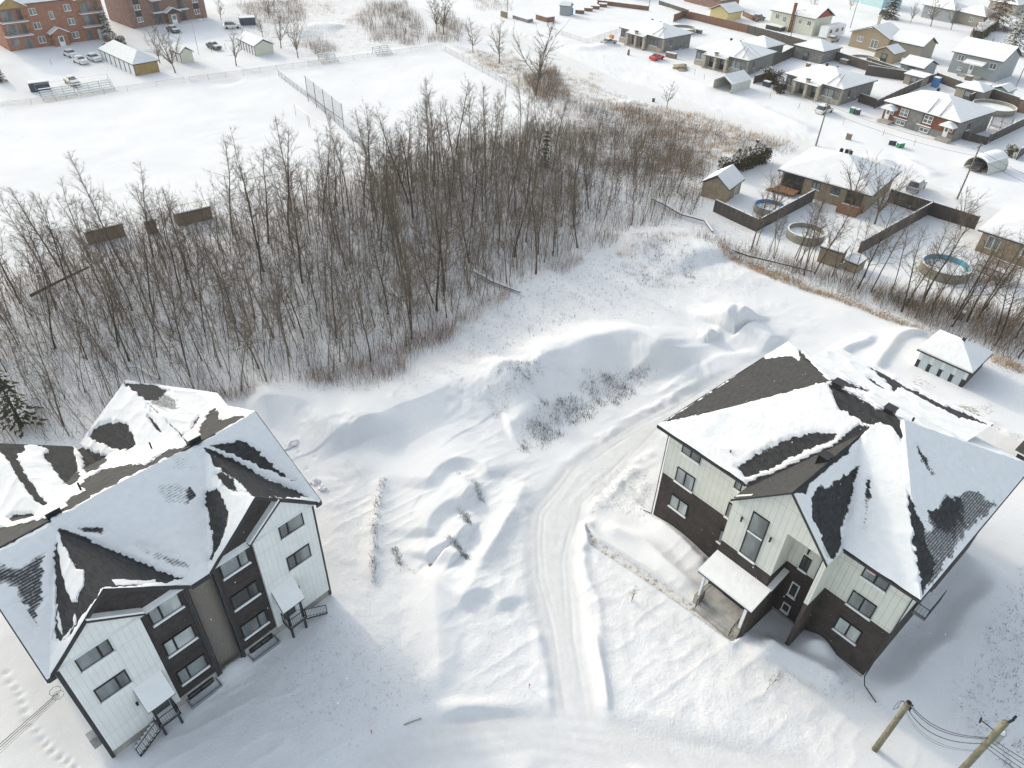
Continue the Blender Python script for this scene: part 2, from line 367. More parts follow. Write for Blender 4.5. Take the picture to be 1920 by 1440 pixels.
RIDGES = [  # photo polyline, height, width on its left, width on its right, sharpness, slip face
 ([(930, 770), (985, 730), (1040, 695), (1100, 668), (1165, 655), (1230, 672), (1265, 700)], 3.0, 4.5, 6.0, 2.0, 1), ([(660, 822), (700, 806), (770, 768), (850, 742), (930, 738), (985, 720)], 1.5, 5.0, 4.0, 2.0, 1),
 ([(945, 800), (985, 790), (1020, 770)], .8, 2.0, 2.0, 1.8, 0),
 ([(1318, 632), (1332, 640)], 1.4, 1.3, .8, 1.5, 0), ([(1355, 618), (1372, 602), (1395, 618)], 2.7, 2.4, 2.2, 1.5, 0), ([(1395, 620), (1450, 650)], 1.2, 2.2, 1.8, 2.0, 0),
 ([(1160, 470), (1230, 455), (1300, 480), (1330, 500)], 1.6, 5.0, 5.0, 2.0, 0),
 ([(470, 770), (520, 758), (570, 768), (620, 800), (650, 850)], 1.6, 4.0, 3.4, 2.2, 1),
 ([(795, 925), (815, 885), (860, 864), (905, 878), (925, 905)], .65, 3.0, 1.0, 1.6, 1), ([(850, 908), (885, 935)], .8, 1.3, 1.3, 1.6, 0),
 ([(798, 1008), (800, 975), (830, 948), (868, 944), (885, 955)], .65, 2.4, .9, 1.6, 1), ([(848, 975), (878, 1000)], .8, 1.2, 1.1, 1.6, 0),
 ([(800, 1055), (815, 1032), (850, 1012), (872, 1022)], .6, 1.6, .7, 1.6, 1), ([(832, 1038), (862, 1052)], .7, 1.0, .9, 1.6, 0),
 ([(824, 1062), (820, 1120), (817, 1200), (824, 1310)], .5, 1.4, 3.0, 1.8, 1),
 ([(860, 1145), (890, 1118), (930, 1122), (945, 1150)], .6, 1.6, .8, 1.5, 1),
 ([(722, 890), (712, 950), (700, 1040), (702, 1100)], .4, .7, 1.2, 1.6, 1),
 ([(985, 905), (955, 970), (925, 1040), (880, 1120)], .45, .9, 1.3, 1.5, 0), ([(960, 950), (935, 1010), (900, 1070)], .3, .5, .6, 1.4, 0), 
 ([(1095, 960), (1090, 1010), (1110, 1100), (1125, 1200), (1135, 1330)], .16, .4, .6, 1.5, 0), ([(1112, 1180), (1128, 1260), (1140, 1330)], .25, .25, .3, 1.4, 0),
 ([(820, 1345), (880, 1326), (960, 1328), (1020, 1350)], .6, .7, .35, 1.5, 1), ([(1150, 1360), (1240, 1390), (1330, 1400), (1420, 1410)], .4, .6, .5, 1.5, 0),
 ([(1130, 980), (1180, 1005), (1280, 1080), (1320, 1110)], .5, .7, .6, 1.6, 0), ([(1225, 985), (1260, 1015), (1310, 1055), (1330, 1060)], .45, .7, 1.0, 1.8, 1),
 ([(1640, 1300), (1720, 1262), (1800, 1195), (1850, 1115), (1866, 1075)], .4, .9, 2.6, 1.8, 1), ([(1430, 1215), (1500, 1240), (1580, 1275)], .7, .7, 1.2, 1.6, 1), ([(1500, 1215), (1560, 1225), (1600, 1250)], .4, .5, .7, 1.6, 1),
 ([(1556, 700), (1580, 655), (1640, 632)], .5, .9, .6, 1.5, 1), ([(1650, 695), (1668, 655), (1700, 632), (1740, 628)], .6, 1.2, .4, 1.5, 1),
 ([(1230, 740), (1300, 690), (1360, 665), (1420, 660)], .25, .4, 1.0, 1.5, 0),
 ([(1150, 190), (1220, 205), (1290, 200), (1380, 240)], .6, 1.6, 1.6, 1.6, 0), ([(1560, 285), (1610, 300), (1680, 310)], .7, 1.6, 1.6, 1.6, 0), ([(1230, 128), (1290, 150), (1340, 170)], .5, 1.4, 1.4, 1.6, 0), ([(1380, 190), (1440, 205)], .5, 1.2, 1.2, 1.6, 0),
 ([(1420, 205), (1500, 235), (1530, 250)], .6, 1.4, 1.4, 1.6, 0), ([(1690, 300), (1760, 330)], .6, 1.2, 1.2, 1.6, 0), ([(1075, 90), (1110, 92), (1150, 82)], .7, 2.0, 1.4, 1.6, 0),
 ([(560, 70), (590, 50), (640, 55)], 1.2, 4.0, 4.0, 2.0, 0), ([(20, 200), (60, 185)], 1.0, 2.5, 2.5, 2.0, 0), ([(1800, 400), (1870, 410)], .8, 2.0, 2.0, 1.8, 0),
 ([(1330, 500), (1450, 535), (1600, 590), (1720, 640), (1900, 720)], .5, 1.6, 2.4, 2.0, 0),
]
def side_dist(x, y, pl):
    d = np.full(x.shape, 1e9); sg = np.ones(x.shape); al = np.zeros(x.shape); Ls = [math.hypot(b[0]-a[0], b[1]-a[1]) for a, b in zip(pl[:-1], pl[1:])]; T_ = sum(Ls); c0 = 0
    for (ax, ay), (bx, by) in zip(pl[:-1], pl[1:]):
        ex, ey = bx-ax, by-ay; t = np.clip(((x-ax)*ex+(y-ay)*ey)/(ex*ex+ey*ey), 0, 1); dd = np.hypot(x-ax-t*ex, y-ay-t*ey); c = ex*(y-ay)-ey*(x-ax); m = dd < d; d = np.where(m, dd, d); sg = np.where(m, np.sign(c), sg); i_ = pl.index((ax, ay)); al = np.where(m, (sum(Ls[:i_])+t*Ls[i_])/T_, al)
    return d, sg, al      # sign + : left of the line
def chaikin(p, n=2):
    for _ in range(n):
        q = [p[0]]
        for a, b in zip(p[:-1], p[1:]): q += [(a[0]*.75+b[0]*.25, a[1]*.75+b[1]*.25), (a[0]*.25+b[0]*.75, a[1]*.25+b[1]*.75)]
        p = q+[p[-1]]
    return p
STEPS = Gp([(12, 1262), (18, 1280), (30, 1292), (37, 1302), (41, 1318), (47, 1334), (50, 1350), (58, 1361), (69, 1371), (78, 1386), (87, 1396), (98, 1408), (113, 1420), (127, 1428), (140, 1440), (560, 905), (575, 880), (590, 858), (560, 850), (548, 870)])
_rid = [(chaikin(Gp(p)), h, wl, wr_, sh, sl) for p, h, wl, wr_, sh, sl in RIDGES]
WOODS = Gp([(-300, 900), (-60, 560), (60, 500), (165, 455), (370, 430), (520, 385), (700, 310), (850, 262), (1010, 230), (1080, 215), (1180, 190), (1330, 235), (1480, 275), (1330, 300), (1330, 400),
            (1420, 440), (1530, 505), (1640, 520), (1930, 560), (1960, 700), (1880, 670), (1720, 600), (1540, 535), (1330, 460), (1190, 445), (1060, 490), (960, 560), (870, 600),
            (820, 640), (720, 700), (600, 725), (480, 745), (300, 800), (130, 840), (0, 850)])
ROUGH = [(Gp([(1060, 80), (1160, 110), (1300, 165), (1440, 215), (1560, 255), (1700, 300), (1900, 360), (1925, 400), (1780, 350), (1600, 300), (1420, 240), (1250, 170), (1060, 110)]), .45), (Gp([(1640, 350), (1900, 460), (1800, 450), (1700, 400)]), .4), (Gp([(1100, 470), (1330, 470), (1460, 540), (1240, 560)]), .7), (Gp([(600, 880), (700, 870), (740, 1000), (800, 1250), (830, 1330), (760, 1340), (640, 1150)]), .55), (Gp([(900, 880), (1000, 870), (1010, 1330), (840, 1340), (870, 1100)]), .45),
         (Gp([(1090, 1000), (1230, 1100), (1400, 1230), (1560, 1320), (1560, 1440), (1150, 1400), (1120, 1200)]), .45), (Gp([(380, 1300), (640, 1160), (800, 1330), (760, 1440), (380, 1440)]), .35),
         (Gp([(1090, 880), (1220, 880), (1230, 980), (1120, 960)]), .6), (Gp([(860, 600), (1250, 440), (1460, 540), (1300, 640), (900, 700), (800, 720)]), .4),
         (Gp([(1240, 560), (1520, 560), (1550, 650), (1260, 640)]), .4)]
WEEDS = [(Gp([(640, 1120), (740, 1180), (860, 1280), (800, 1350), (560, 1440), (400, 1330), (600, 1170)]), .36), (Gp([(1100, 870), (1225, 880), (1215, 970), (1110, 960)]), .6),
         (Gp([(860, 600), (1060, 490), (1190, 440), (1330, 470), (1460, 540), (1250, 590), (1000, 670), (860, 730), (700, 770), (560, 740), (720, 705)]), .5),
         (Gp([(1060, 215), (1200, 190), (1480, 280), (1320, 300), (1290, 380), (1060, 300)]), 1.1), (Gp([(420, -10), (720, -10), (830, 80), (700, 95), (560, 110), (420, 60)]), .8),
         (Gp([(850, 85), (1000, 110), (1200, 180), (1060, 225)]), 1.0), (Gp([(1850, 1180), (1930, 1000), (1930, 1300), (1830, 1440), (1780, 1330)]), .5),
          (Gp([(1400, 1230), (1660, 1290), (1640, 1400), (1300, 1440), (1120, 1380), (1300, 1200)]), .3),
         (Gp([(1340, 440), (1930, 690), (1930, 720), (1700, 615), (1500, 545), (1330, 480)]), 1.0),
         (Gp([(1900, 800), (1930, 800), (1930, 870), (1860, 800)]), .8), (Gp([(1790, 745), (1840, 765), (1830, 782), (1785, 765)]), 1.3), (Gp([(1705, 720), (1735, 715), (1750, 735), (1715, 738)]), .9)]
L_BASE = G(211.1, 1423); L_ANG = R(49.23); R_BASE = G(1223.4, 970.4); R_ANG = R(-47.89)
def loc2w(base, a, u, v): return (base[0]+math.cos(a)*u-math.sin(a)*v, base[1]+math.sin(a)*u+math.cos(a)*v)
def smooth_poly_dist(x, y, poly): return sdist(x, y, poly)
def near(pts, x, y, m):
    xs = [p[0] for p in pts]; ys = [p[1] for p in pts]
    return (x > min(xs)-m) & (x < max(xs)+m) & (y > min(ys)-m) & (y < max(ys)+m)
def terrain(x, y):
    x = np.asarray(x, float); y = np.asarray(y, float); sh = x.shape; x = x.ravel(); y = y.ravel()
    z = (fbm(x, y, 16, 3, 3)-.5)*.35 + (fbm(x, y, 3.5, 3, 5)-.5)*.14
    wx = x+(vn(x, y, 3.0, 41)-.5)*.7; wy = y+(vn(x, y, 3.0, 42)-.5)*.7
    for pl, h, wl, wr_, s, slip in _rid:
        m = near(pl, x, y, max(wl, wr_)*3)
        if m.any():
            d, sg, al = side_dist(wx[m], wy[m], pl); k = h*sstep(0, .18, al+.04)*sstep(0, .18, 1.04-al)*(.93+.14*vn(x[m], y[m], 2.2, 11))
            left = np.exp(-(d/wl)**s); right = np.clip(1-d/wr_, 0, 1)**1.25 if slip else np.exp(-(d/wr_)**s)
            pf = np.where(sg > 0, left, right); z[m] += .9*k*pf+pf*h*.10*(fbm(x[m], y[m], .75, 3, 27)-.5)*sstep(.4, .65, vn(x[m], y[m], 3.0, 28))
    # wind ripples on open snow, running across the prevailing wind
    rip = 1-np.abs(2*vn(x*.42+y*.30, -x*.9+y*1.2, 1.5, 61)-1); z += .05*rip**3*sstep(.45, .75, vn(x, y, 9, 62))
    for sx_, sy_ in STEPS:
        m = (np.abs(x-sx_) < .8) & (np.abs(y-sy_) < .8)
        if m.any(): z[m] -= .10*np.exp(-(((x[m]-sx_)**2+(y[m]-sy_)**2)/.035))
    rough = np.zeros_like(z)
    for pl, a in ROUGH:
        m = near(pl, x, y, 2)
        if m.any(): rough[m] = np.maximum(rough[m], a*sstep(-1, 1, sdist(x[m], y[m], pl)))
    z += rough*((fbm(x, y, 1.1, 3, 21)-.5)*.32)
    # the drive and the street are ploughed flat with wheel ruts
    pack = np.zeros_like(z)
    for pl, cl in ((DRIVE, True), (STREET, False), (SIDE_ROAD, False), (BR1, False), (BR2, False)):
        m = near(pl, x, y, 9)
        if not m.any(): continue
        if cl: d = sdist(wx[m]*.35+x[m]*.65, wy[m]*.35+y[m]*.65, pl); p = sstep(-.5, .7, d)
        else: d = sdist(x[m], y[m], pl, False); wd = {id(STREET): 4.2, id(SIDE_ROAD): 1.6, id(BR1): 3.5, id(BR2): 4.0}[id(pl)]; p = 1-sstep(wd-.8, wd+.8, d)
        z[m] = z[m]*(1-p)+p*(-.12+.05*(vn(x[m], y[m], 5, 8)-.5)); pack[m] = np.maximum(pack[m], p)
        rut = np.sin(d*7.5+vn(x[m], y[m], 8, 2)*4)*.012*sstep(.35, .7, vn(x[m], y[m], 2.5, 91))
        if cl:
            for q in (.95, 1.35, 2.5, 2.95): z[m] -= .035*p*np.exp(-((d-q-.25*(vn(x[m], y[m], 6, int(q*10))-.5))/.11)**2)*sstep(.25, .5, vn(x[m], y[m], 4, int(q*7)))
        rut = np.sin(d*2.6+vn(x[m], y[m], 12, 2)*2)*.045 if pl is STREET else rut; z[m] += rut*p
        if cl or pl is STREET:
            dd = np.abs(d)-(0 if cl else 4.8); z[m] += .24*np.exp(-(dd/.5)**2)*(1-p*.6)*(1.5*vn(x[m], y[m], .8, 9)-.1)*sstep(.3, .6, vn(x[m], y[m], 6, 19))
    m = near(PATH, x, y, 3)
    if m.any():
        d = sdist(x[m], y[m], PATH); p = sstep(-.15, .12, d); z[m] = z[m]*(1-p)-.12*p; z[m] += .22*np.exp(-(d/.35)**2)*(1-p)
    pathm = np.zeros_like(z); pathm[m] = sstep(-.1, .1, sdist(x[m], y[m], PATH)) if m.any() else 0
    # under the two near buildings and in the wind-scoured gap beside the right one
    for base, a, W_, D_ in ((L_BASE, L_ANG, 16.1, 16.0), (R_BASE, R_ANG, 18.5, 17.0)):
        u = (x-base[0])*math.cos(a)+(y-base[1])*math.sin(a); v = -(x-base[0])*math.sin(a)+(y-base[1])*math.cos(a)
        dd = np.maximum(np.maximum(-u, u-W_), np.maximum(-v, v-D_))
        k = 1-sstep(-.2, 1.3 if W_ < 17 else .8, dd)
        z = z*(1-k)+k*(.04 if W_ < 17 else .0)
        if W_ > 17:   # drift leaning on the left brick wall, hollow on the right wall
            z += .7*np.exp(-((u-2.6)/3.4)**2)*np.exp(-(np.maximum(-v-.0, 0)/1.5)**2)*(v < .3)
            z += .95*np.exp(-((u-15.2)/1.3)**2)*np.exp(-(np.maximum(-v, 0)/1.0)**2)*(v < .3)
            z += .55*np.exp(-((u-12.9)/1.0)**2)*np.exp(-((v+3.4)/1.0)**2)
            z -= .0*np.exp(-((u-20.3)/1.3)**2)*sstep(-2, 1, v)*(1-sstep(9, 13, v))
        else: z += .5*np.exp(-((u-8)/1.2)**2)*np.exp(-(np.maximum(-v, 0)/.8)**2)*(v < .2)
    return z.reshape(sh), pack.reshape(sh), rough.reshape(sh), pathm.reshape(sh)
def gz(x, y): return float(terrain(np.array([x]), np.array([y]))[0][0])
def ax_coords(spec):
    out = []
    for a, b, s in spec: out += list(np.arange(a, b, s))
    out.append(spec[-1][1]); return np.array(out)
X = ax_coords([(-1500, -300, 60), (-300, -140, 5), (-140, -70, 1.2), (-70, -34, .45), (-34, -28, .2), (-28, 32, .125), (32, 70, .4), (70, 150, 1.2), (150, 400, 6), (400, 1500, 60)])
Y = ax_coords([(-200, 8, 16), (8, 14, .25), (14, 58, .13), (58, 75, .3), (75, 130, .55), (130, 270, 1.2), (270, 500, 8), (500, 2600, 100)])
XX, YY = np.meshgrid(X, Y)
ZZ, PK, RG, PT = terrain(XX, YY)
WD = np.zeros_like(ZZ); xf = XX.ravel(); yf = YY.ravel()
wr = WD.ravel(); m = near(WOODS, xf, yf, 3); wr[m] = sstep(-2.5, 1.0, sdist(xf[m], yf[m], WOODS)+(vn(xf[m], yf[m], 2.5, 33)-.5)*3)*.62
for pl, a in WEEDS:
    m = near(pl, xf, yf, 3)
    if m.any(): wr[m] = np.maximum(wr[m], a*sstep(-1.5, 1.2, sdist(xf[m], yf[m], pl)+(vn(xf[m], yf[m], 2.0, 34)-.5)*3))
wr[(PK.ravel() > .5)] *= .35; wr[PT.ravel() > .5] = .85
gc = np.zeros((xf.size, 4), np.float32); gc[:, 0] = np.clip(PK.ravel()*.75+PT.ravel()*1.1, 0, 1); gc[:, 1] = wr; gc[:, 2] = np.clip(RG.ravel()*.9+wr*.25, 0, 1); gc[:, 3] = 1
ny, nx = XX.shape; idx = np.arange(nx*ny).reshape(ny, nx)
F = np.stack([idx[:-1, :-1], idx[:-1, 1:], idx[1:, 1:], idx[1:, :-1]], -1).reshape(-1, 4)
o = np_mesh('ground', np.stack([xf, yf, ZZ.ravel()], -1), F, 'ground', smooth=True, cols={'gcol': gc})
tag(o, 'snow covered ground with drifts, ploughed drive and street', kind='structure')
# ================================================================ TWO NEAR APARTMENT HOUSES
def zz(ox, oy, s, pts): return [(ox+x/s, oy+y/s) for x, y in pts]
A_ = lambda p: zz(0, 700, 4.8, p); B_ = lambda p: zz(320, 700, 6, p); C_ = lambda p: zz(0, 900, 4.8, p); D_ = lambda p: zz(320, 900, 4, p)
E_ = lambda p: zz(1200, 620, 5.333, p); F_ = lambda p: zz(1460, 780, 4.115, p); H_ = lambda p: zz(1560, 560, 5.333, p)
# bare shingle (0) and thin snow (about .4) areas as surveyed on the roofs, in order
L_SNOW = [
 (A_([(820,530),(900,470),(1080,435),(1150,470),(1210,590),(1225,650),(1180,700),(1080,700),(960,660),(860,610),(810,580)]), 0, 2.5),
 (A_([(1330,385),(1350,390),(1400,450),(1465,540),(1420,520),(1370,450)]), 0, 1),
 (A_([(1300,180),(1500,160),(1640,300),(1560,360),(1400,330)]), .40, 6),
 (A_([(1110,88),(1350,95),(1500,160),(1400,235),(1310,250),(1460,390),(1590,510),(1715,612),(1690,640),(1500,430),(1300,240)]), 0, 2),
 (A_([(1720,530),(1730,470),(1800,375),(1815,380),(1750,500)]), .1, 1.5),
 (B_([(285,675),(350,590),(430,450),(470,385),(500,380),(540,430),(540,510),(570,530),(640,500),(700,480),(870,475),(380,750),(300,790)]), 0, 2),
 (A_([(750,670),(900,730),(980,770),(960,810),(780,920),(745,860)]), .08, 3),
 (A_([(590,1200),(630,1110),(770,1050),(720,1020),(760,960),(900,880),(1080,820),(1330,820),(1420,750),(1500,690),(1640,670),(1720,620),(1800,620),(1700,680),(1300,860),(900,1070),(500,1295)]), 0, 2),
 (A_([(-500,1480),(0,1395),(380,1315),(470,1310),(480,1335),(0,1575),(-500,1800)]), 0, 2),
 (A_([(-300,500),(0,618),(655,610),(720,950),(640,1015),(590,1000),(390,740),(445,705),(365,650),(225,655),(230,700),(140,740),(230,900),(330,1050),(430,1195),(410,1210),(290,1130),(180,960),(90,810),(0,690)]), 0, 2),
 (A_([(75,1310),(130,1270),(310,1260),(310,1290),(110,1340)]), 0, 1.5),
 (C_([(1390,50),(1500,0),(1620,30),(1740,110),(1760,150),(1690,220),(1500,250),(1390,130)]), .50, 4),
 (A_([(1520,880),(1540,770),(1640,720),(1720,740),(1740,850),(1620,880)]), .53, 4),
 (C_([(1700,60),(1755,110),(1755,150),(1690,215),(1680,150)]), .30, 2),
 (D_([(265,90),(300,70),(350,75),(400,150),(435,250),(430,330),(370,480),(310,600),(290,610),(315,500),(300,350),(265,200)]), 0, 2),
 (C_([(670,440),(720,415),(900,415),(955,440),(930,500),(760,480)]), .26, 2),
 (C_([(1190,590),(1230,560),(1320,600),(1500,660),(1750,760),(1740,850),(1640,800),(1300,690)]), .44, 5),
 (C_([(475,395),(560,430),(900,580),(1130,690),(1660,905),(920,975),(600,1440),(500,1440),(510,1000),(480,700),(500,540),(515,560),(560,870),(600,960),(650,1100),(690,1110),(700,1010),(760,940),(770,830),(680,800),(640,700),(580,600),(540,480)]), 0, 2),
 (C_([(1000,900),(1060,902),(1400,902),(1400,925),(1040,948)]), .75, 1.5),
 (C_([(670,1200),(690,1215),(680,1290),(590,1430),(560,1430),(650,1320)]), .9, 2), (C_([(520,1170),(545,1260),(560,1400),(535,1380),(515,1250)]), .8, 2),
 (C_([(-700,740),(0,740),(180,760),(400,610),(425,620),(350,1340),(240,1200),(120,1000),(0,980),(-700,900)]), .34, 5),
 (B_([(390,800),(500,795),(780,755),(900,790),(1000,880),(1100,980),(1250,1100),(1400,1230),(1340,1220),(1150,1110),(900,1010),(700,920),(500,830)]), .06, 2.5),
 (B_([(340,830),(400,835),(700,970),(1050,1170),(1560,1390),(1210,1410),(930,1400),(870,1340),(780,1240),(660,1150),(560,1080),(500,1040),(470,980),(400,880)]), 0, 2),
 (B_([(520,1120),(600,1110),(700,1200),(790,1350),(700,1330),(600,1260),(540,1190)]), .1, 3),
]
R_SNOW = [
 (E_([(240,915),(1230,270),(1300,290),(1440,250),(1550,270),(1600,310),(1590,190),(1860,470),(1900,510),(1860,515),(1500,610),(900,770)]), 0, 1.5),
 ([(1380,877),(1406,862),(1444,838),(1481,822),(1528,810),(1569,813),(1565,824),(1533,838),(1509,846),(1460,872),(1410,897),(1397,893)], .04, 2.5),
 ([(1370,932),(1402,906),(1460,882),(1550,840),(1634,800),(1616,817),(1590,845),(1540,890),(1491,926),(1388,940)], 0, 1.2),
 (F_([(120,595),(215,605),(240,510),(340,430),(410,380),(540,290),(530,230),(710,85),(620,60),(400,240),(120,540)]), 0, 1.5),
 (F_([(610,375),(615,450),(560,650),(520,800),(480,900),(470,1010),(415,1110),(370,1060),(250,740),(255,650),(330,500),(350,560),(480,480)]), .07, 3),
 (F_([(680,490),(710,480),(715,600),(690,780),(650,910),(645,880),(665,650)]), .24, 3),
 (H_([(10,970),(60,1090),(200,1170),(370,1260),(500,1240),(600,1270),(690,1430),(705,1415),(690,1210),(560,1110),(440,1090),(300,1000),(130,920),(0,870),(-60,840),(-60,800)]), .05, 2.5),
 (F_([(1050,215),(1080,230),(1130,310),(1190,400),(1200,470),(1170,470),(1130,400),(1070,300)]), .28, 2.5),
 (F_([(1000,590),(1030,650),(1100,820),(1150,860),(1160,740),(1220,700),(1230,650),(1280,660),(1300,620),(1400,590),(1530,570),(1600,640),(1700,655),(1600,770),(1500,880),(1340,1080),(1110,1390),(1085,1390),(1060,1100),(1030,850)]), .37, 5),
 (F_([(1150,760),(1230,700),(1300,640),(1420,600),(1400,780),(1320,880),(1220,840)]), .20, 7),
 (F_([(1000,585),(1110,850),(1110,970),(1190,1100),(1180,1200),(1100,1385),(1060,1050),(1020,800)]), .02, 3),
 (H_([(370,690),(470,740),(1140,1080),(1290,1140),(1560,1250),(1560,1275),(1250,1190),(690,890),(610,940),(600,900),(560,850)]), 0, 1.5),
 (H_([(350,800),(400,815),(540,905),(530,915),(450,880)]), .1, 1.5), (H_([(-20,800),(140,840),(220,860),(380,930),(360,940),(200,900),(0,860)]), 0, 2),
]
def roof_mesh(name, faces, base, a, spec, parent, NS=90, thick=.075):
    """every roof plane is split into a fine triangle grid; snow depth raises the surface"""
    VA, FA, k = [], [], 0
    from mathutils.geometry import tessellate_polygon
    vis = []
    for fc in faces:
        P3 = [Vector(p) for p in fc]
        nrm = np.array((P3[1]-P3[0]).cross(P3[2]-P3[0])); nrm = nrm if nrm[2] > 0 else -nrm
        for t in tessellate_polygon([P3]):
            p, q, s = (np.array(P3[i]) for i in t)
            if np.cross(q-p, s-p)[2] < 0: q, s = s, q
            i, j = np.meshgrid(np.arange(NS+1), np.arange(NS+1), indexing='ij'); mk = (i+j) <= NS
            ii = i[mk]/NS; jj = j[mk]/NS; V = p+(q-p)*ii[:, None]+(s-p)*jj[:, None]
            num = -np.ones((NS+2, NS+2), int); num[:NS+1, :NS+1][mk] = np.arange(mk.sum())
            i, j = np.meshgrid(np.arange(NS), np.arange(NS), indexing='ij'); m1 = (i+j) < NS; m2 = (i+j) < NS-1
            f1 = np.stack([num[i[m1], j[m1]], num[i[m1]+1, j[m1]], num[i[m1], j[m1]+1]], -1)
            f2 = np.stack([num[i[m2]+1, j[m2]], num[i[m2]+1, j[m2]+1], num[i[m2], j[m2]+1]], -1)
            VA.append(V); FA.append(np.concatenate([f1, f2])+k); k += len(V); vis.append(np.tile(nrm/np.linalg.norm(nrm), (len(V), 1)))
    V = np.concatenate(VA); NR = np.concatenate(vis); ca, sa = math.cos(a), math.sin(a)
    Wd = np.stack([base[0]+ca*V[:, 0]-sa*V[:, 1], base[1]+sa*V[:, 0]+ca*V[:, 1], V[:, 2]], -1)
    px = PJ(Wd); x, y = px[:, 0].copy(), px[:, 1].copy()
    jx = (fbm(V[:, 0], V[:, 1], .45, 3, 3)-.5)*2+(vn(V[:, 0], V[:, 1], .16, 4)-.5)*.9; jy = (fbm(V[:, 0], V[:, 1], .45, 3, 8)-.5)*2+(vn(V[:, 0], V[:, 1], .16, 9)-.5)*.9
    s = np.ones(len(V))
    for poly, val, soft in spec:
        d = sdist(x+jx*soft*1.8, y+jy*soft*1.8, poly); wsf = soft*(.7+2.2*sstep(.5, .75, vn(V[:, 0], V[:, 1], 1.6, 15))); m = sstep(-wsf, wsf, d); s = s*(1-m)+val*m
    depth = thick*np.clip(s*1.15-.15, 0, 1)*(.75+.5*fbm(V[:, 0], V[:, 1], 2.5, 3, 14))
    # wind-packed lip where snow ends
    V = V.copy(); drift = 1-np.abs(2*vn(V[:, 0]*.8+V[:, 1]*.3, V[:, 1]*1.3-V[:, 0]*.3, 1.6, 71)-1)
    V[:, 2] += (depth+.07*drift**2*(s > .9))*sstep(.4, 1.0, s)+.004
    return np_mesh(name, V, np.concatenate(FA), 'roof', parent, True, attrs={'snow': s})
def edge_trim(mb, p, q, h=.26, t=.06):
    p = Vector(p); q = Vector(q); d = (q-p); sd_ = Vector((d.y, -d.x, 0)).normalized()*t
    mb.slab([p+Vector((0, 0, .035)), q+Vector((0, 0, .035)), q-Vector((0, 0, h)), p-Vector((0, 0, h))], sd_)
def window(par, u0, u1, z0, z1, v, split=.5, frame='black', glass='glass', sill=True, dv=-1, axis='u', sd=.16, snow=True, sillm='white_trim', hsplit=None):
    """window set in a wall facing -v (axis u) or facing +u (axis v)"""
    f = MB(); g = MB(); s = MB(); n = MB(); w_ = .075
    def bx(mb, a0, a1, d0, d1, c0, c1):
        if axis == 'u': mb.box(a0, a1, min(v+dv*d0, v+dv*d1), max(v+dv*d0, v+dv*d1), c0, c1)
        else: mb.box(min(v-dv*d0, v-dv*d1), max(v-dv*d0, v-dv*d1), a0, a1, c0, c1)
    bx(f, u0, u0+w_, .0, .07, z0, z1); bx(f, u1-w_, u1, .0, .07, z0, z1); bx(f, u0+w_, u1-w_, .0, .07, z1-w_, z1); bx(f, u0+w_, u1-w_, .0, .07, z0, z0+w_)
    if split:
        c = u0+(u1-u0)*split; bx(f, c-w_*.75, c+w_*.75, .005, .072, z0+w_, z1-w_)
    if hsplit: bx(f, u0+w_, u1-w_, .006, .073, hsplit-.05, hsplit+.05)
    fo = f.build('window', frame, par)
    bx(g, u0+w_, u1-w_, .003, .03, z0+w_, z1-w_); g.build('pane', glass, fo)
    if sill:
        bx(s, u0-.03, u1+.05, .0, sd, z0-.07, z0-.005); s.build('sill', sillm, fo)
        if snow: bx(n, u0+.02, u1, .03, sd-.01, z0-.003, z0+.07); n.build('sill_snow', 'snow', fo)
    return fo
def railing(mb, p, q, h=.9, step=.13):
    p = Vector(p); q = Vector(q); d = q-p; n = max(1, int(d.length/step)); up = Vector((0, 0, h))
    mb.tube(p+up, q+up, .028, n=4); mb.tube(p+Vector((0, 0, .1)), q+Vector((0, 0, .1)), .02, n=4)
    for i in range(n+1):
        c = p+d*i/n; mb.tube(c+Vector((0, 0, .1)), c+up, .011, n=3, cap=False)
    for c in (p, q): mb.tube(c, c+up*1.05, .03, n=4)

# ---- left house
LH = thing('apartment_building', 'dark brick apartment house with two white gabled bays, at the lower left', 'apartment building', (*L_BASE[:2], 0), L_ANG)
b = MB(); b.box(.0, 16.08, .55, 12.2, .9, 9.75); b.box(.6, 15.6, 12.2, 16.0, .9, 9.7)
for c0 in (0, 8.88): b.front([(c0, .9), (c0+7.2, .9), (c0+7.2, 9.95), (c0+3.6, 13.15), (c0, 9.95)], 0, .549)
b.front([(-.0, 9.75), (.25, 9.75), (.25, 10.2)], .55, 12.2)
b.slab([(16.08, 0, 9.95), (16.08, 12.4, 10.6), (16.08, 6, 13.5)], (-.2, 0, 0)); b.slab([(0.0, 0, 9.95), (0.0, 12.4, 10.6), (0.0, 6, 13.5)], (.2, 0, 0))
b.build('wall', 'dark_brick', LH)
MB().box(7.2, 8.88, .5, .548, .35, 9.9).build('recessed_wall_panel', 'stucco', LH)
b = MB()
for c0 in (0, 8.88): b.box(c0+.03, c0+7.17, .03, .6, -.4, .899)
b.box(.03, 16.05, .601, 12.1, -.4, .899); b.box(7.17, 8.91, .52, .599, -.4, .35); b.build('foundation', 'concrete', LH)
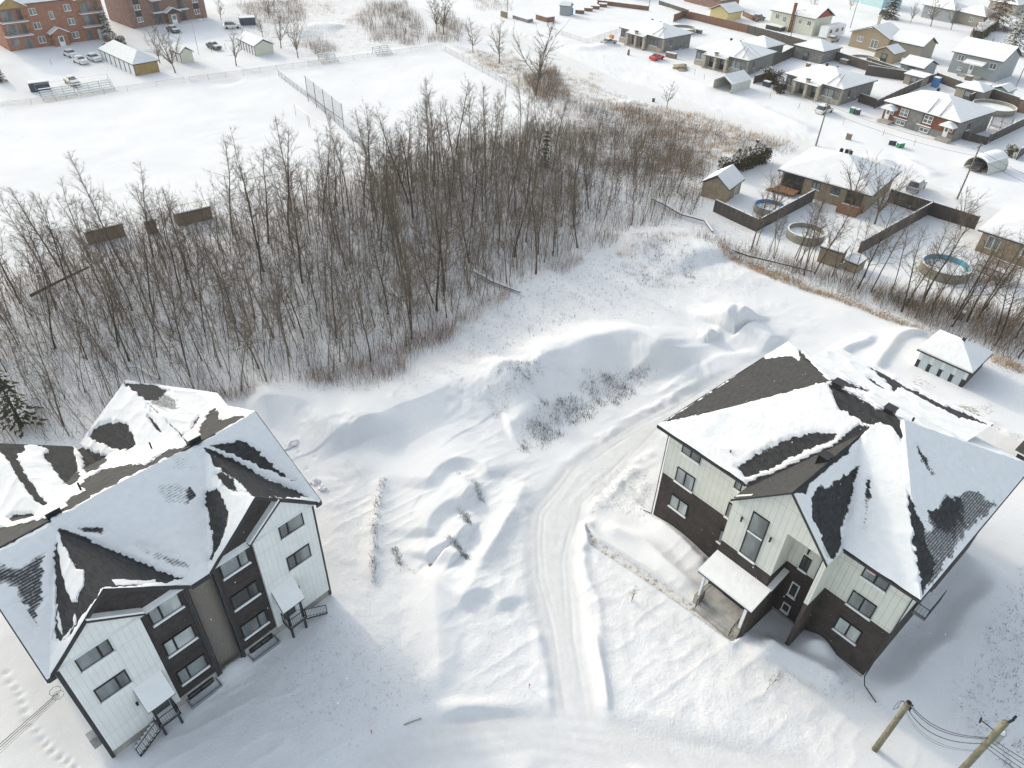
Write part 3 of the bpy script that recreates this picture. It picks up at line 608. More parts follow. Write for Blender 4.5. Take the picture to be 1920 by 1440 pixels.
for c0, flip in ((0, 1), (16.08, -1)):
    X_ = lambda u: c0+flip*u
    b = MB(); b.front([(X_(.22), .95), (X_(4.5), .95), (X_(4.5), 10.15), (X_(2.3), 11.95), (X_(.22), 10.15)], -.2, -.002); b.build('white_bay', 'white_siding', LH)
    b = MB(); b.slab([(X_(2.25), -.42, 12.16), (X_(4.8), -.42, 10.12), (X_(4.8), -.42, 9.98), (X_(2.25), -.42, 12.0)], (0, .42, 0)); lr = b.build('bay_ledge_roof', 'dark_trim', LH)
    b = MB(); b.slab([(X_(2.3), -.40, 12.29), (X_(4.78), -.40, 10.29), (X_(4.78), -.40, 10.14), (X_(2.3), -.40, 12.14)], (0, .39, 0)); b.build('ledge_snow', 'snow', lr)
    b = MB(); b.box(min(X_(.0), X_(.2)), max(X_(.0), X_(.2)), -.06, -.003, .1, 9.95); b.box(min(X_(7.0), X_(7.2)), max(X_(7.0), X_(7.2)), -.06, -.003, .1, 9.95); b.build('corner_board', 'dark_trim', LH, sep=True)
    def W_(u0, u1, *a, **k): return window(LH, min(X_(u0), X_(u1)), max(X_(u0), X_(u1)), *a, **k)
    for z0, z1, g_ in ((8.72, 9.97, 'glass'), (5.52, 6.82, 'glass')): W_(.98, 2.73, z0, z1, -.2, split=.66 if flip > 0 else .34, glass=g_)
    gl = ('glass_pale', 'glass_pale', 'glass') if flip > 0 else ('glass_pale', 'glass_dark', 'glass')
    for (z0, z1), g_ in zip(((8.4, 9.78), (5.18, 6.52), (2.0, 3.38)), gl): W_(4.93, 6.76, z0, z1, 0, split=.34 if flip > 0 else .66, glass=g_)
    W_(4.95, 6.7, .12, .62, .02, split=.5, sill=False, glass='glass_dark')
    b = MB(); b.box(min(X_(4.8), X_(6.9)), max(X_(4.8), X_(6.9)), -.7, -.62, -.3, .28); b.box(min(X_(4.8), X_(4.88)), max(X_(4.8), X_(4.88)), -.62, .02, -.3, .28); b.box(min(X_(6.82), X_(6.9)), max(X_(6.82), X_(6.9)), -.62, .02, -.3, .28); b.build('window_well', 'grey_metal', LH)
    b = MB(); a0, a1 = sorted((X_(2.57), X_(4.28))); b.slab([(a0, -1.15, 3.2), (a1, -1.15, 3.2), (a1, -.2, 4.6), (a0, -.2, 4.6)], (0, 0, .09)); ca = b.build('porch_roof', 'dark_trim', LH)
    b = MB(); b.slab([(a0+.02, -1.17, 3.3), (a1-.02, -1.17, 3.3), (a1-.02, -.203, 4.72), (a0+.02, -.203, 4.72)], (0, 0, .11)); b.build('porch_snow', 'snow', ca)
    b = MB()
    for u in (2.88, 3.93): b.box(X_(u)-.07, X_(u)+.07, -1.03, -.89, -.3, 3.38)
    b.build('porch_post', 'dark_trim', LH, sep=True)
    a0, a1 = sorted((X_(2.75), X_(4.1))); MB().box(a0, a1, -1.15, -.22, 1.14, 1.26).build('landing', 'dark_trim', LH)
    MB().box(a0+.05, a1-.05, -1.1, -.25, 1.262, 1.31).build('landing_snow', 'snow', LH)
    b = MB(); s_ = MB()
    for i in range(6):
        u = 2.7-i*.25; z = 1.14-(i+1)*.165; a0, a1 = sorted((X_(u), X_(u-.27))); b.box(a0, a1, -1.1, -.3, z-.04, z); s_.box(a0+.01, a1-.01, -1.08, -.32, z+.002, z+.06)
    for v in (-1.12, -.28): b.tube((X_(2.75), v, 1.05), (X_(1.2), v, .03), .045, n=4)
    st = b.build('stair', 'dark_trim', LH); s_.build('stair_snow', 'snow', st)
    b = MB(); railing(b, (X_(2.8), -1.13, 1.26), (X_(4.05), -1.13, 1.26)); railing(b, (X_(4.05), -1.13, 1.26), (X_(4.05), -.25, 1.26)); railing(b, (X_(2.75), -1.13, 1.22), (X_(1.2), -1.13, .12)); b.build('stair_railing', 'black', LH)
    d0, d1 = sorted((X_(3.0), X_(3.9))); dr = MB().box(d0, d1, -.26, -.203, 1.27, 3.3).build('door', 'dark_paint', LH); MB().box(d0+.15, d1-.15, -.275, -.262, 1.9, 3.1).build('pane', 'glass', dr)
    MB().box(X_(2.42)-.06, X_(2.42)+.06, -.33, -.203, 3.35, 3.6).build('wall_lamp', 'black', LH)
b = MB(); b.path([(7.28, -.05, 9.7), (7.28, -.05, .4)], .05, 6); b.path([(8.8, .03, 9.7), (8.8, .03, .3), (8.8, -.3, .12)], .05, 6); b.build('downpipe', 'dark_trim', LH)
Lf = [[(-.4, -.35, 9.86), (16.5, -.35, 9.86), (16.5, 6, 13.76), (-.4, 6, 13.76)], [(-.4, 6, 13.76), (16.5, 6, 13.76), (16.5, 12.6, 10.71), (-.4, 12.6, 10.71)]]
for c in (3.6, 12.48):
    Lf += [[(c-3.83, -.36, 9.92), (c, -.36, 13.42), (c, 6, 13.42), (c-3.83, 6, 9.92)], [(c, -.36, 13.42), (c+3.83, -.36, 9.92), (c+3.83, 6, 9.92), (c, 6, 13.42)]]
    Lf += [[(c-4.25, 6.2, 9.75), (c, 6.2, 12.95), (c, 16.4, 12.95), (c-4.25, 16.4, 9.75)], [(c, 6.2, 12.95), (c+4.2, 6.2, 9.8), (c+4.2, 16.4, 9.8), (c, 16.4, 12.95)]]
Lf += [[(14.0, 15.0, 9.75), (17.6, 12.8, 9.6), (18.0, 15.2, 9.3), (16.2, 17.6, 9.5)]]
roof_mesh('roof', Lf, L_BASE, L_ANG, L_SNOW, LH)
b = MB()
for c in (3.6, 12.48):
    edge_trim(b, (c, -.36, 13.42), (c-3.83, -.36, 9.92)); edge_trim(b, (c+3.83, -.36, 9.92), (c, -.36, 13.42))
    edge_trim(b, (c, 16.4, 12.95), (c-4.2, 16.4, 9.8))
edge_trim(b, (16.5, -.35, 9.86), (16.5, 6, 13.76)); edge_trim(b, (16.5, 6, 13.76), (16.5, 12.6, 10.71)); edge_trim(b, (7.45, -.35, 9.86), (8.6, -.35, 9.86)); edge_trim(b, (-.4, 6, 13.76), (-.4, -.35, 9.86)); edge_trim(b, (-.4, -.35, 9.86), (0, -.35, 9.86)); edge_trim(b, (16.1, -.35, 9.86), (16.5, -.35, 9.86))
b.build('fascia', 'dark_trim', LH, sep=True)
for u, v in ((3.9, 6.45), (12.3, 6.35)):
    z = 13.76; vb = MB().box(u-.38, u+.38, v-.3, v+.3, z-.25, z+.42).build('roof_vent', 'black', LH); MB().box(u-.45, u+.45, v-.36, v+.36, z+.421, z+.47).build('vent_cap', 'grey_metal', vb)
b = MB(); b.cyl((5.9, 8.4), .06, 12.3, 13.3, 8); b.cyl((10.6, 9.2), .06, 11.9, 12.9, 8); b.build('vent_pipe', 'black', LH, sep=True)
b = MB()
for u, z in ((-.25, 8.2), (-.25, 7.2)): b.box(-.28, -.01, 1.5+.2*z-1, 1.9+.2*z-1, z, z+.35)
b.box(-.45, -.01, .9, 1.5, .6, 1.6); b.build('meter_box', 'grey_metal', LH, sep=True)
sv = thing('service_cable', 'bundle of thin black cables running off the lower left house to the frame edge', 'cable', (*loc2w(L_BASE, L_ANG, -.1, 1.2), 0), L_ANG)
for i in range(4):
    b = MB(); n = 14; A0 = np.array([-.3, .9, 5.55-.13*i]); B0 = np.array([-15.0, -1.1, 4.9-.42*i])
    b.path([A0+(B0-A0)*k/n-np.array([0, 0, 1.2*(k/n)*(1-k/n)]) for k in range(n+1)], (.018, .018, .013, .009)[i], 4)
    b.build('cable', 'wire', sv)
for i in range(2): MB().path([(-.35+.3*math.cos(t*.75), 1.0+.1*i, 5.7-.6*i+.35*math.sin(t*.75)) for t in range(9)], .012, 4).build('cable_loop', 'wire', sv)
# ---- right house
RH = thing('apartment_building', 'apartment house with cream boards over brown brick and a snowy gabled entrance porch', 'apartment building', (*R_BASE[:2], 0), R_ANG)
Z1, Z2 = 5.36, 9.8
b = MB(); b.box(0, 18.5, 0, 17, .35, Z1-.001); b.front([(7.1, .35), (11.1, .35), (11.1, Z1-.001), (7.1, Z1-.001)], -2.02, -.003); b.box(13.72, 13.98, -2.05, -.003, -.2, Z1-.15); b.build('wall', 'brown_brick', RH)
b = MB(); b.box(-.03, 18.53, -.03, 17.03, Z1, Z2); b.front([(7.07, Z1), (11.13, Z1), (11.13, 9.7), (7.07, 9.7)], -2.05, -.033); b.front([(7.1, 9.701), (14.0, 9.701), (14.0, 9.85), (10.55, 13.0), (7.1, 9.85)], -2.05, -1.85); b.box(13.7, 14.0, -2.08, -.033, Z1-.15, 9.7); b.build('board_cladding', 'cream_siding', RH)
MB().box(.05, 18.45, .05, 16.9, -.5, .349).build('foundation', 'concrete', RH)
b = MB(); b.box(11.13, 13.7, -1.848, -.034, 9.55, 9.66); b.build('recess_ceiling', 'cream_siding', RH)
for i, (z0, z1) in enumerate(((8.42, 9.73), (5.45, 6.92), (2.6, 3.95))):
    window(RH, 1.21, 2.89, z0, z1, -.03 if i < 2 else 0, glass=('glass', 'glass_pale', 'glass_pale')[i]); window(RH, 5.9, 6.46, z0, z1, -.03 if i < 2 else 0, split=None, glass='glass')
    w1 = window(RH, 15.57, 17.21, (8.28, 5.4, 2.52)[i], (9.66, 6.8, 3.94)[i], -.03 if i < 2 else 0, glass=('glass', 'glass', 'glass_pale')[i])
    if i == 0:
        sg = MB().box(15.72, 16.28, -.085, -.07, 8.96, 9.32).build('rent_sign', 'stone', w1); M['sign_face'] = plain('orange_sign_face', (.50, .22, .14), .5, .05); sg.data.materials[0] = M['sign_face']
        MB().box(15.74, 16.26, -.0875, -.0852, 8.985, 9.035).build('sign_stripe', 'white_trim', sg)
        def text(par, s, size, u, v, z, m, name='lettering', rot=(R(90), 0, 0), al='CENTER'):
            c = bpy.data.curves.new(name, 'FONT'); c.body = s; c.size = size; c.extrude = .002; c.align_x = al; c.align_y = 'CENTER'
            t = bpy.data.objects.new(name, c); link(t); dg = bpy.context.evaluated_depsgraph_get(); me = bpy.data.meshes.new_from_object(t.evaluated_get(dg)); bpy.data.objects.remove(t)
            t = bpy.data.objects.new(name, me); link(t, par); me.materials.clear(); me.materials.append(M[m]); t.location = (u, v, z); t.rotation_euler = rot; return t
        text(sg, '\u00c0 LOUER', .15, 16.0, -.090, 9.17, 'white_trim')
for z0, z1, v in ((5.5, 6.85, -.03), (2.56, 3.95, 0), (.75, 1.6, 0)): window(RH, 12.0, 12.6, z0, z1, v, split=None, glass='glass_dark', frame='black' if z0 > 5 else 'white_trim')
window(RH, 8.58, 9.85, 5.48, 9.7, -2.05, split=None, hsplit=7.85, glass='glass')
MB().box(8.66, 9.77, -2.175, -2.126, 7.8, 7.92).build('tall_window_transom', 'white_trim', RH)
for u, v, z in ((8.04, -2.05, 8.47), (10.29, -2.05, 8.45), (12.21, -.03, 7.44)):
    lp = MB().tube((u, v-.14, z-.2), (u, v-.14, z+.2), .07, n=8).build('wall_lamp', 'black', RH); MB().box(u-.04, u+.04, v-.1, v-.002, z-.05, z+.05).build('lamp_bracket', 'black', lp)
b = MB(); b.slab([(7.05, -4.1, 3.35), (11.5, -4.1, 3.35), (11.5, -2.06, 3.85), (7.05, -2.06, 3.85)], (0, 0, .16)); b.slab([(11.14, -2.055, 3.85), (11.55, -2.055, 3.85), (11.55, -.036, 4.35), (11.14, -.036, 4.35)], (0, 0, .16)); ca = b.build('porch_roof', 'dark_trim', RH)
b = MB(); b.slab([(7.03, -4.13, 3.52), (11.52, -4.13, 3.52), (11.52, -2.06, 4.03), (7.03, -2.06, 4.03)], (0, 0, .19)); b.slab([(11.14, -2.055, 4.02), (11.56, -2.055, 4.02), (11.56, -.036, 4.52), (11.14, -.036, 4.52)], (0, 0, .10)); b.build('porch_snow', 'snow', ca)
MB().slab([(11.2, -3.9, -.2), (11.2, -.04, -.2), (11.2, -.04, 4.33), (11.2, -2.05, 3.83), (11.2, -3.9, 3.4)], (.25, 0, 0)).build('porch_side_wall', 'brown_brick', RH)
b = MB(); b.box(7.45, 7.62, -3.95, -3.78, .5, 3.4); b.box(10.95, 11.16, -3.95, -3.74, .5, 3.4); b.build('porch_post', 'white_trim', RH, sep=True)
b = MB(); b.box(7.3, 7.75, -4.1, -3.6, -.2, 1.0); b.box(10.8, 11.19, -4.1, -3.6, -.2, 1.0); b.build('stone_pier', 'stone', RH, sep=True)
b = MB(); b.box(7.3, 11.15, -3.55, -2.05, -.3, .52)
for i in range(3): b.box(7.76, 10.79, -3.55-.3*(i+1), -3.552-.3*i, -.3, .52-.15*(i+1))
b.build('porch_steps', 'concrete_path', RH)
b = MB(); railing(b, (7.5, -3.5, .52), (7.5, -2.1, .52)); railing(b, (7.78, -3.6, .5), (7.78, -4.4, .1)); railing(b, (10.75, -3.6, .5), (10.75, -4.4, .1)); b.build('porch_railing', 'black', RH)
dr = MB().box(8.5, 10.1, -2.1, -2.052, .53, 2.75).build('entrance_door', 'black', RH); b = MB(); b.box(8.6, 9.22, -2.12, -2.102, .75, 2.65); b.box(9.38, 10.0, -2.12, -2.102, .75, 2.65); b.build('pane', 'glass', dr)
for v in (5.6,):
    for z in (3.6,):
        bl = MB().box(18.53, 19.45, v-1.3, v+1.3, z, z+.14).build('balcony', 'grey_metal', RH); b = MB(); z += .14
        railing(b, (19.4, v-1.25, z), (19.4, v+1.25, z), .95, .16); railing(b, (18.55, v-1.25, z), (19.4, v-1.25, z), .95, .2); b.build('balcony_railing', 'black', bl)
        MB().box(18.6, 19.36, v-1.2, v+1.2, z+.002, z+.09).build('balcony_snow', 'snow', bl)
b = MB()
for v in (5.6,):
    for z in (3.9, 6.7): b.box(18.53, 18.56, v-.9, v+.9, z, z+2.1)
b.build('patio_door', 'glass_dark', RH, sep=True)
# open awning windows on the far left wall
b = MB()
for v in (1.1,):
    b.slab([(-.05, v, 9.6), (-.05, v+.9, 9.6), (-.75, v+.9, 8.9), (-.75, v, 8.9)], (-.02, 0, -.03)); b.slab([(-.05, v, 8.5), (-.05, v+.9, 8.5), (-.75, v+.9, 7.8), (-.75, v, 7.8)], (-.02, 0, -.03))
b.build('open_window_sash', 'glass_pale', RH, sep=True)
b = MB(); b.box(-.1, -.031, 1.0, 2.1, 7.7, 9.7); b.build('window', 'black', RH)
ez = 9.8
Rf = [[(-.95, -.55, ez), (19.0, -.55, ez), (12.1, 8.25, 14.3), (6.5, 8.25, 14.3)], [(-.95, -.55, ez), (6.5, 8.25, 14.3), (-.95, 17.1, ez)], [(19.0, -.55, ez), (19.0, 17.1, ez), (12.1, 8.25, 14.3)],
      [(-.95, 17.1, ez), (6.5, 8.25, 14.3), (12.1, 8.25, 14.3), (19.0, 17.1, ez)],
      [(6.98, -2.3, 9.62), (10.55, -2.3, 13.25), (10.55, 6.6, 13.25), (6.98, 6.6, 9.62)], [(10.55, -2.3, 13.25), (14.12, -2.3, 9.62), (14.12, 6.6, 9.62), (10.55, 6.6, 13.25)],
      [(2.6, 12.6, 12.1), (15.3, 12.6, 12.1), (15.3, 19.9, 9.75), (2.6, 19.9, 9.75)]]
roof_mesh('roof', Rf, R_BASE, R_ANG, R_SNOW, RH)
b = MB()
for p, q in (((6.98, -2.3, 9.62), (10.55, -2.3, 13.25)), ((10.55, -2.3, 13.25), (14.12, -2.3, 9.62)), ((-.95, -.55, ez), (6.9, -.55, ez)), ((14.2, -.55, ez), (19.0, -.55, ez)), ((19.0, -.55, ez), (19.0, 17.1, ez)), ((-.95, 17.1, ez), (-.95, -.55, ez)), ((2.7, 19.9, 9.75), (15.3, 19.9, 9.75))):
    edge_trim(b, p, q, .16)
b.build('fascia', 'dark_trim', RH, sep=True)
MB().box(-.9, 18.95, -.5, 17.0, 9.801-.14, 9.801-.05).build('soffit', 'dark_trim', RH)
for u, v, z in ((7.3, 8.3, 14.25), (11.0, 8.5, 14.2), (10.15, 2.2, 12.95)):
    vb = MB().box(u-.32, u+.32, v-.32, v+.32, z-.4, z+.42).build('roof_vent', 'black', RH); MB().box(u-.38, u+.38, v-.38, v+.38, z+.421, z+.46).build('vent_cap', 'dark_trim', vb)
b = MB(); b.cyl((12.3, 9.6), .07, 13.4, 14.0, 8); b.cyl((4.6, .6), .05, 10.2, 10.7, 6); b.build('vent_pipe', 'black', RH, sep=True)
MB().path([(18.6, -.12, 9.5), (18.6, -.12, .5), (18.9, -.5, .22), (20.0, -1.0, .16)], .04, 6).build('downpipe', 'dark_trim', RH); MB().path([(-.12, -.12, 9.5), (-.12, -.12, .5), (-.9, -.2, .3)], .035, 6).build('downpipe', 'dark_trim', RH); MB().path([(13.2, -.1, 9.6), (13.2, -.1, .3)], .04, 6).build('downpipe', 'dark_trim', RH)
# ================================================================ BUILDINGS FARTHER OFF
def lw(t, u, v, z=0):  # local -> world for a thing with rz
    a = t.rotation_euler[2]; return (t.location[0]+math.cos(a)*u-math.sin(a)*v, t.location[1]+math.sin(a)*u+math.cos(a)*v, z)
def place(fl, fr, rz=None):
    A = G(*fl); B_2 = G(*fr); a = ang(A, B_2) if rz is None else R(rz); return A, a, float(np.hypot(*(B_2-A)[:2]))
def roof_part(par, w_, d, ez, kind, h, oh=.5, axis='u', skin='dark_trim', snowt=.17, u0=0, v0=0, gable='white_lap'):
    """roof shell and the snow lying on it; gable ends get their own infill"""
    def shell(o, dz, tk):
        a, b_, c, d_ = u0-o, u0+w_+o, v0-o, v0+d+o; z = ez+dz; mb = MB()
        if kind == 'hip':
            if b_-a >= d_-c: r0, r1 = (a+(d_-c)/2, (c+d_)/2), (b_-(d_-c)/2, (c+d_)/2)
            else: r0, r1 = ((a+b_)/2, c+(b_-a)/2), ((a+b_)/2, d_-(b_-a)/2)
            if abs(r0[0]-r1[0])+abs(r0[1]-r1[1]) < .1: r1 = (r0[0]+.1, r0[1]) if b_-a >= d_-c else (r0[0], r0[1]+.1)
            v = [(a, c, z), (b_, c, z), (b_, d_, z), (a, d_, z), (r0[0], r0[1], z+h), (r1[0], r1[1], z+h)]
            vb = [(x, y, z-tk) for x, y, z in v[:4]]
            if b_-a >= d_-c: fs = [(0, 1, 5, 4), (1, 2, 5), (2, 3, 4, 5), (3, 0, 4)]
            else: fs = [(0, 1, 4), (1, 2, 5, 4), (2, 3, 5), (3, 0, 4, 5)]
            mb.add(v+vb, fs+[(0, 6, 7, 1), (1, 7, 8, 2), (2, 8, 9, 3), (3, 9, 6, 0), (6, 9, 8, 7)])
        elif kind == 'flat': mb.slab([(a, c, z), (b_, c, z), (b_, d_, z+h), (a, d_, z+h)], (0, 0, -tk))
        else:
            if axis == 'u': mb.slab([(a, c, z), (a, (c+d_)/2, z+h), (a, d_, z), (a, d_, z-tk), (a, (c+d_)/2, z+h-tk), (a, c, z-tk)], (b_-a, 0, 0))
            else: mb.slab([(a, c, z), ((a+b_)/2, c, z+h), (b_, c, z), (b_, c, z-tk), ((a+b_)/2, c, z+h-tk), (a, c, z-tk)], (0, d_-c, 0))
        return mb
    r = shell(oh, 0, .13).build('roof', skin, par)
    shell(oh-.05, snowt, snowt-.003).build('roof_snow', 'snow', r)
    if kind == 'gable':
        b = MB(); k = h*(1-oh/((d if axis == 'u' else w_)/2+oh))-.14
        if axis == 'u':
            for u in (u0+.01, u0+w_-.13): b.slab([(u, v0+.02, ez-.05), (u, v0+d-.02, ez-.05), (u, v0+d/2, ez+k)], (.12, 0, 0))
        else:
            for v in (v0+.01, v0+d-.13): b.slab([(u0+.02, v, ez-.05), (u0+w_-.02, v, ez-.05), (u0+w_/2, v, ez+k)], (0, .12, 0))
        b.build('gable_end', gable, par, sep=True)
    return r
def house(name, label, cat, fl, fr, d, ez, kind, h, wall, wins=(), rz=None, axis='u', oh=.5, group=None, gable=None, found=True, skin='dark_trim', w_=None, snowt=.17):
    A, a, ww = place(fl, fr, rz); ww = w_ or ww; t = thing(name, label, cat, A, a, group)
    MB().box(0, ww, 0, d, -.3, ez).build('wall', wall, t)
    roof_part(t, ww, d, ez, kind, h, oh, axis, skin, gable=gable or wall, snowt=snowt)
    for wn in wins:
        f, a0, a1, z0, z1 = wn[:5]; k = dict(wn[5]) if len(wn) > 5 else {}
        k.setdefault('frame', 'white_trim'); sp = k.pop('split', .5)
        if f == 'f': window(t, a0, a1, z0, z1, 0, split=sp, **k)
        else: window(t, a0, a1, z0, z1, ww, split=sp, axis='v', **k)
    return t, ww
def door(t, u0, u1, z0, z1, v=0, m='white_trim', axis='u'):
    if axis == 'u': o = MB().box(u0, u1, v-.08, v-.001, z0, z1).build('door', m, t); MB().box(u0+.2, u1-.2, v-.1, v-.081, z0+(z1-z0)*.45, z1-.2).build('pane', 'glass', o)
    else: o = MB().box(v+.001, v+.08, u0, u1, z0, z1).build('door', m, t); MB().box(v+.081, v+.1, u0+.2, u1-.2, z0+(z1-z0)*.45, z1-.2).build('pane', 'glass', o)
def vents(t, pts):
    for u, v, z in pts:
        b = MB().box(u-.22, u+.22, v-.22, v+.22, z-.5, z+.35).build('roof_vent', 'black', t)
# three twin bungalows with stone pillars
for fl, fr, d, lb, gl in (((1162, 78), (1240, 100), 11.0, 'grey stone pillared bungalow beside the red car, farthest of three', 'glass'),
                      ((1302, 120), (1396, 143), 12.5, 'grey stone pillared bungalow right behind the white car tent, middle of three', 'glass_pale'),
                      ((1469, 169), (1570, 199), 12.5, 'grey stone pillared bungalow behind the white parked car, nearest of three', 'glass_pale')):
    t, ww = house('bungalow', lb, 'bungalow', fl, fr, d, 3.5, 'hip', 2.0, 'grey_brick', group='stone pillared bungalows across the street', wins=[('f', .3, 2.4, 1.25, 2.8, dict(frame='black', glass=gl)), ('s', 3, 3.7, 1.2, 2.7, dict(frame='black', split=None)), ('s', 7.2, 8.0, .4, 1.2, dict(frame='black', split=None)), ('f', ww-4.0 if 0 else 9.2, 12.2, 1.3, 2.9, dict(frame='black', glass=gl))] if 0 else ())
    window(t, .3, 2.4, 1.25, 2.9, 0, frame='black', glass=gl); window(t, ww-4.2, ww-1.6, 1.25, 2.9, 0, frame='black', glass=gl); window(t, 3, 3.6, 1.3, 2.7, ww, split=None, axis='v', frame='black'); window(t, 6.8, 7.8, .3, .9, ww, axis='v', frame='black')
    MB().box(-.05, 2.7, -.3, -.002, -.2, 1.15).build('stone_base', 'stone', t); MB().box(ww-4.6, ww+.03, -.3, -.002, -.2, 1.15).build('stone_base', 'stone', t)
    MB().box(ww+.002, ww+.12, -.2, .5, -.2, 3.3).build('corner_stone', 'stone', t)
    b = MB(); c = ww/2-.6
    for u in (c-2.9, c, c+2.9): b.box(u-.32, u+.32, -1.7, -1.1, -.2, 3.35 if u != c else 3.9)
    b.build('stone_pillar', 'stone', t, sep=True); MB().box(c-.5, c+.5, -1.8, -1.0, 3.9, 4.0).build('pillar_cap', 'dark_trim', t)
    for u in (c-1.55, c+1.45):
        door(t, u-.85, u+.85, .3, 2.75, 0, 'black'); b = MB().slab([(u-1.75, -1.9, 2.95), (u+1.7, -1.9, 2.95), (u+1.5, -.01, 3.5), (u-1.5, -.01, 3.5)], (0, 0, .1)).build('porch_roof', 'dark_trim', t)
        MB().slab([(u-1.72, -1.88, 3.053), (u+1.67, -1.88, 3.053), (u+1.45, -.02, 3.605), (u-1.45, -.02, 3.605)], (0, 0, .16)).build('porch_snow', 'snow', b)
    MB().box(c-3.2, c+3.2, -1.9, -.01, -.3, .25).build('porch_floor', 'concrete', t)
    b = MB()
    for u in (ww-3.4, ww-1.2): b.tube((u, -.45, 3.80), (u*.35+ww*.65-2.2, d*.33, 5.15), .05, n=4)
    b.build('roof_joint', 'dark_trim', t, sep=True); vents(t, [(ww*.35, d*.55, 5.4), (ww*.5, d*.62, 5.1)])
# split level brick house
t, ww = house('brick_house', 'split level rust brick house with white windows and two curved snowy porch roofs', 'house', (1651, 226), (1783, 267), 13.0, 3.8, 'hip', 2.3, 'rust_brick')
MB().box(ww*.36, ww*.54, -.12, -.002, -.2, 3.7).build('stone_panel', 'grey_brick', t); MB().box(2.6, ww-.1, -.06, -.002, -.2, 1.35).build('stone_base', 'grey_brick', t); MB().box(ww+.002, ww+.1, 0, 13, -.2, 3.7).build('side_cladding', 'grey_brick', t)
for u in (3.3, ww-6.5): window(t, u, u+1.7, 2.0, 3.4, 0, frame='white_trim', hsplit=2.7); window(t, u-.1, u+1.7, .35, 1.1, -.06, frame='white_trim'); MB().box(u-.9, u+2.0, -.3, -.002, 1.4, 1.52).build('ledge', 'snow', t)
for u in (.2, ww-2.4):
    door(t, u+.3, u+1.2, .6, 2.8); window(t, u+1.35, u+1.9, 1.7, 2.7, 0, split=None, frame='white_trim', sill=False)
    n = 8; mb = MB(); pr = [(u-.3+2.9*i/n, -1.5+(0 if 0 else 0), 2.75+.75*math.sin(math.pi*i/n)) for i in range(n+1)]
    pr = [(x, 0, z) for x, y, z in pr]; mb.slab([(x, -1.7, z) for x, y, z in pr], (0, 1.69, .0)); o = mb.build('porch_roof', 'dark_trim', t); MB().slab([(x, -1.72, z+(.16 if 0 < i < n else .03)) for i, (x, y, z) in enumerate(pr)], (0, 1.7, 0)).build('porch_snow', 'snow', o)
    MB().box(u-.1, u+2.4, -1.7, -.07, -.2, .55).build('landing', 'concrete', t)
b = MB()
for u in (ww-6.0, ww-3.6): b.tube((u, -.45, 4.03), (u-.9, 4.2, 5.7), .06, n=4)
b.build('roof_joint', 'dark_trim', t, sep=True); vents(t, [(ww*.35, 8.3, 6.0)])
window(t, 4, 5, 1.6, 2.8, ww+.1, axis='v', split=None)
# bungalow whose yard backs on the wood
t, ww = house('bungalow', 'tan bungalow with a broad snowy hip roof and brown back decks', 'bungalow', (1460, 353), (1617, 400), 12.5, 3.1, 'hip', 2.6, 'tan_brick',
   wins=[('f', 5.0, 6.3, 1.5, 2.6, dict(frame='black')), ('f', 8.0, 9.3, 1.5, 2.6, dict(frame='black')), ('s', 4, 5, 1.2, 2.4, dict(frame='black', split=None))], oh=.7)
b = MB(); b.tube((ww-.2, 4.9, 4.9), (ww-.2, 4.9, 5.0), .02); 
MB().box(.3, 3.6, -.1, -.002, -.2, 3.0).build('porch_shade_panel', 'dark_trim', t); MB().box(10.4, 12.9, -.1, -.002, .2, 3.0).build('patio_shade_panel', 'dark_trim', t)  # flat dark panels on the wall stand in for the shade of recesses
MB().box(-.1, 3.4, -2.6, -.12, .5, .65).build('deck', 'deck_wood', t); MB().box(10.2, 13.2, -2.4, -.12, .55, .7).build('deck', 'deck_wood', t)
b = MB(); b.box(10.2, 13.2, -2.45, -2.38, .0, 1.5); b.box(13.2, 13.27, -2.4, -.12, .0, 1.5); b.build('deck_railing', 'deck_wood', t); MB().box(10.25, 13.15, -2.36, -.14, .703, .83).build('deck_snow', 'snow', t)
b = MB()
for i in range(4): b.box(-1.2+i*.3, -.92+i*.3, -2.4, -1.3, -.1, .12*(i+1))
b.build('deck_stair', 'deck_wood', t)
vents(t, [(ww*.42, 7.4, 5.7), (ww*.42+1.5, 7.4, 5.7), (ww*.42+.7, 7.9, 5.6)])
house('garden_shed', 'tan gabled shed at the wood edge, next to the round pool with a blue rim', 'shed', (1313, 368), (1360, 382), 5.2, 2.3, 'gable', 1.7, 'tan_brick', axis='v', oh=.3, wins=[('s', 3.0, 3.8, .2, 2.0, dict(split=None, sill=False))])
house('bungalow', 'tan bungalow cut by the right frame edge, its snowy roof above a lattice deck', 'bungalow', (1827, 470), (1893, 492), 11, 3.1, 'hip', 2.6, 'tan_brick', w_=13,
   wins=[('f', .9, 2.5, .9, 2.7, dict(sill=False)), ('f', 5.2, 6.9, 1.4, 2.5)], oh=.6)
for fl, fr, d, lb, h in (((1531, 490), (1571, 503), 2.2, 'flat roofed tan shed, the larger of two by the yard fence', 2.2), ((1579, 503), (1603, 513), 2.2, 'small tan shed standing against the larger flat roofed shed', 1.3)):
    house('garden_shed', lb, 'shed', fl, fr, d, h, 'flat', .25, 'tan_brick', oh=.15, group='sheds by the yard fence')
house('storage_garage', 'white storage garage with five pale doors and a smooth snow roof', 'garage', (1714, 686), (1803, 727), 4.9, 2.15, 'hip', 1.5, 'white_siding', oh=.35, snowt=.22)
t = bpy.data.objects['storage_garage']
A, a, ww = place((1714, 686), (1803, 727)); b = MB(); dd = MB(); n = 4; st = (ww-.35)/n
for i in range(5): b.box(i*st, i*st+.36, -.06, -.002, 0, .95)
for i in range(4): dd.box(i*st+.37, (i+1)*st-.01, -.05, -.003, .03, 1.95)
b.build('brick_pier', 'dark_trim', t, sep=True); dd.build('door', 'door_pale', t, sep=True)
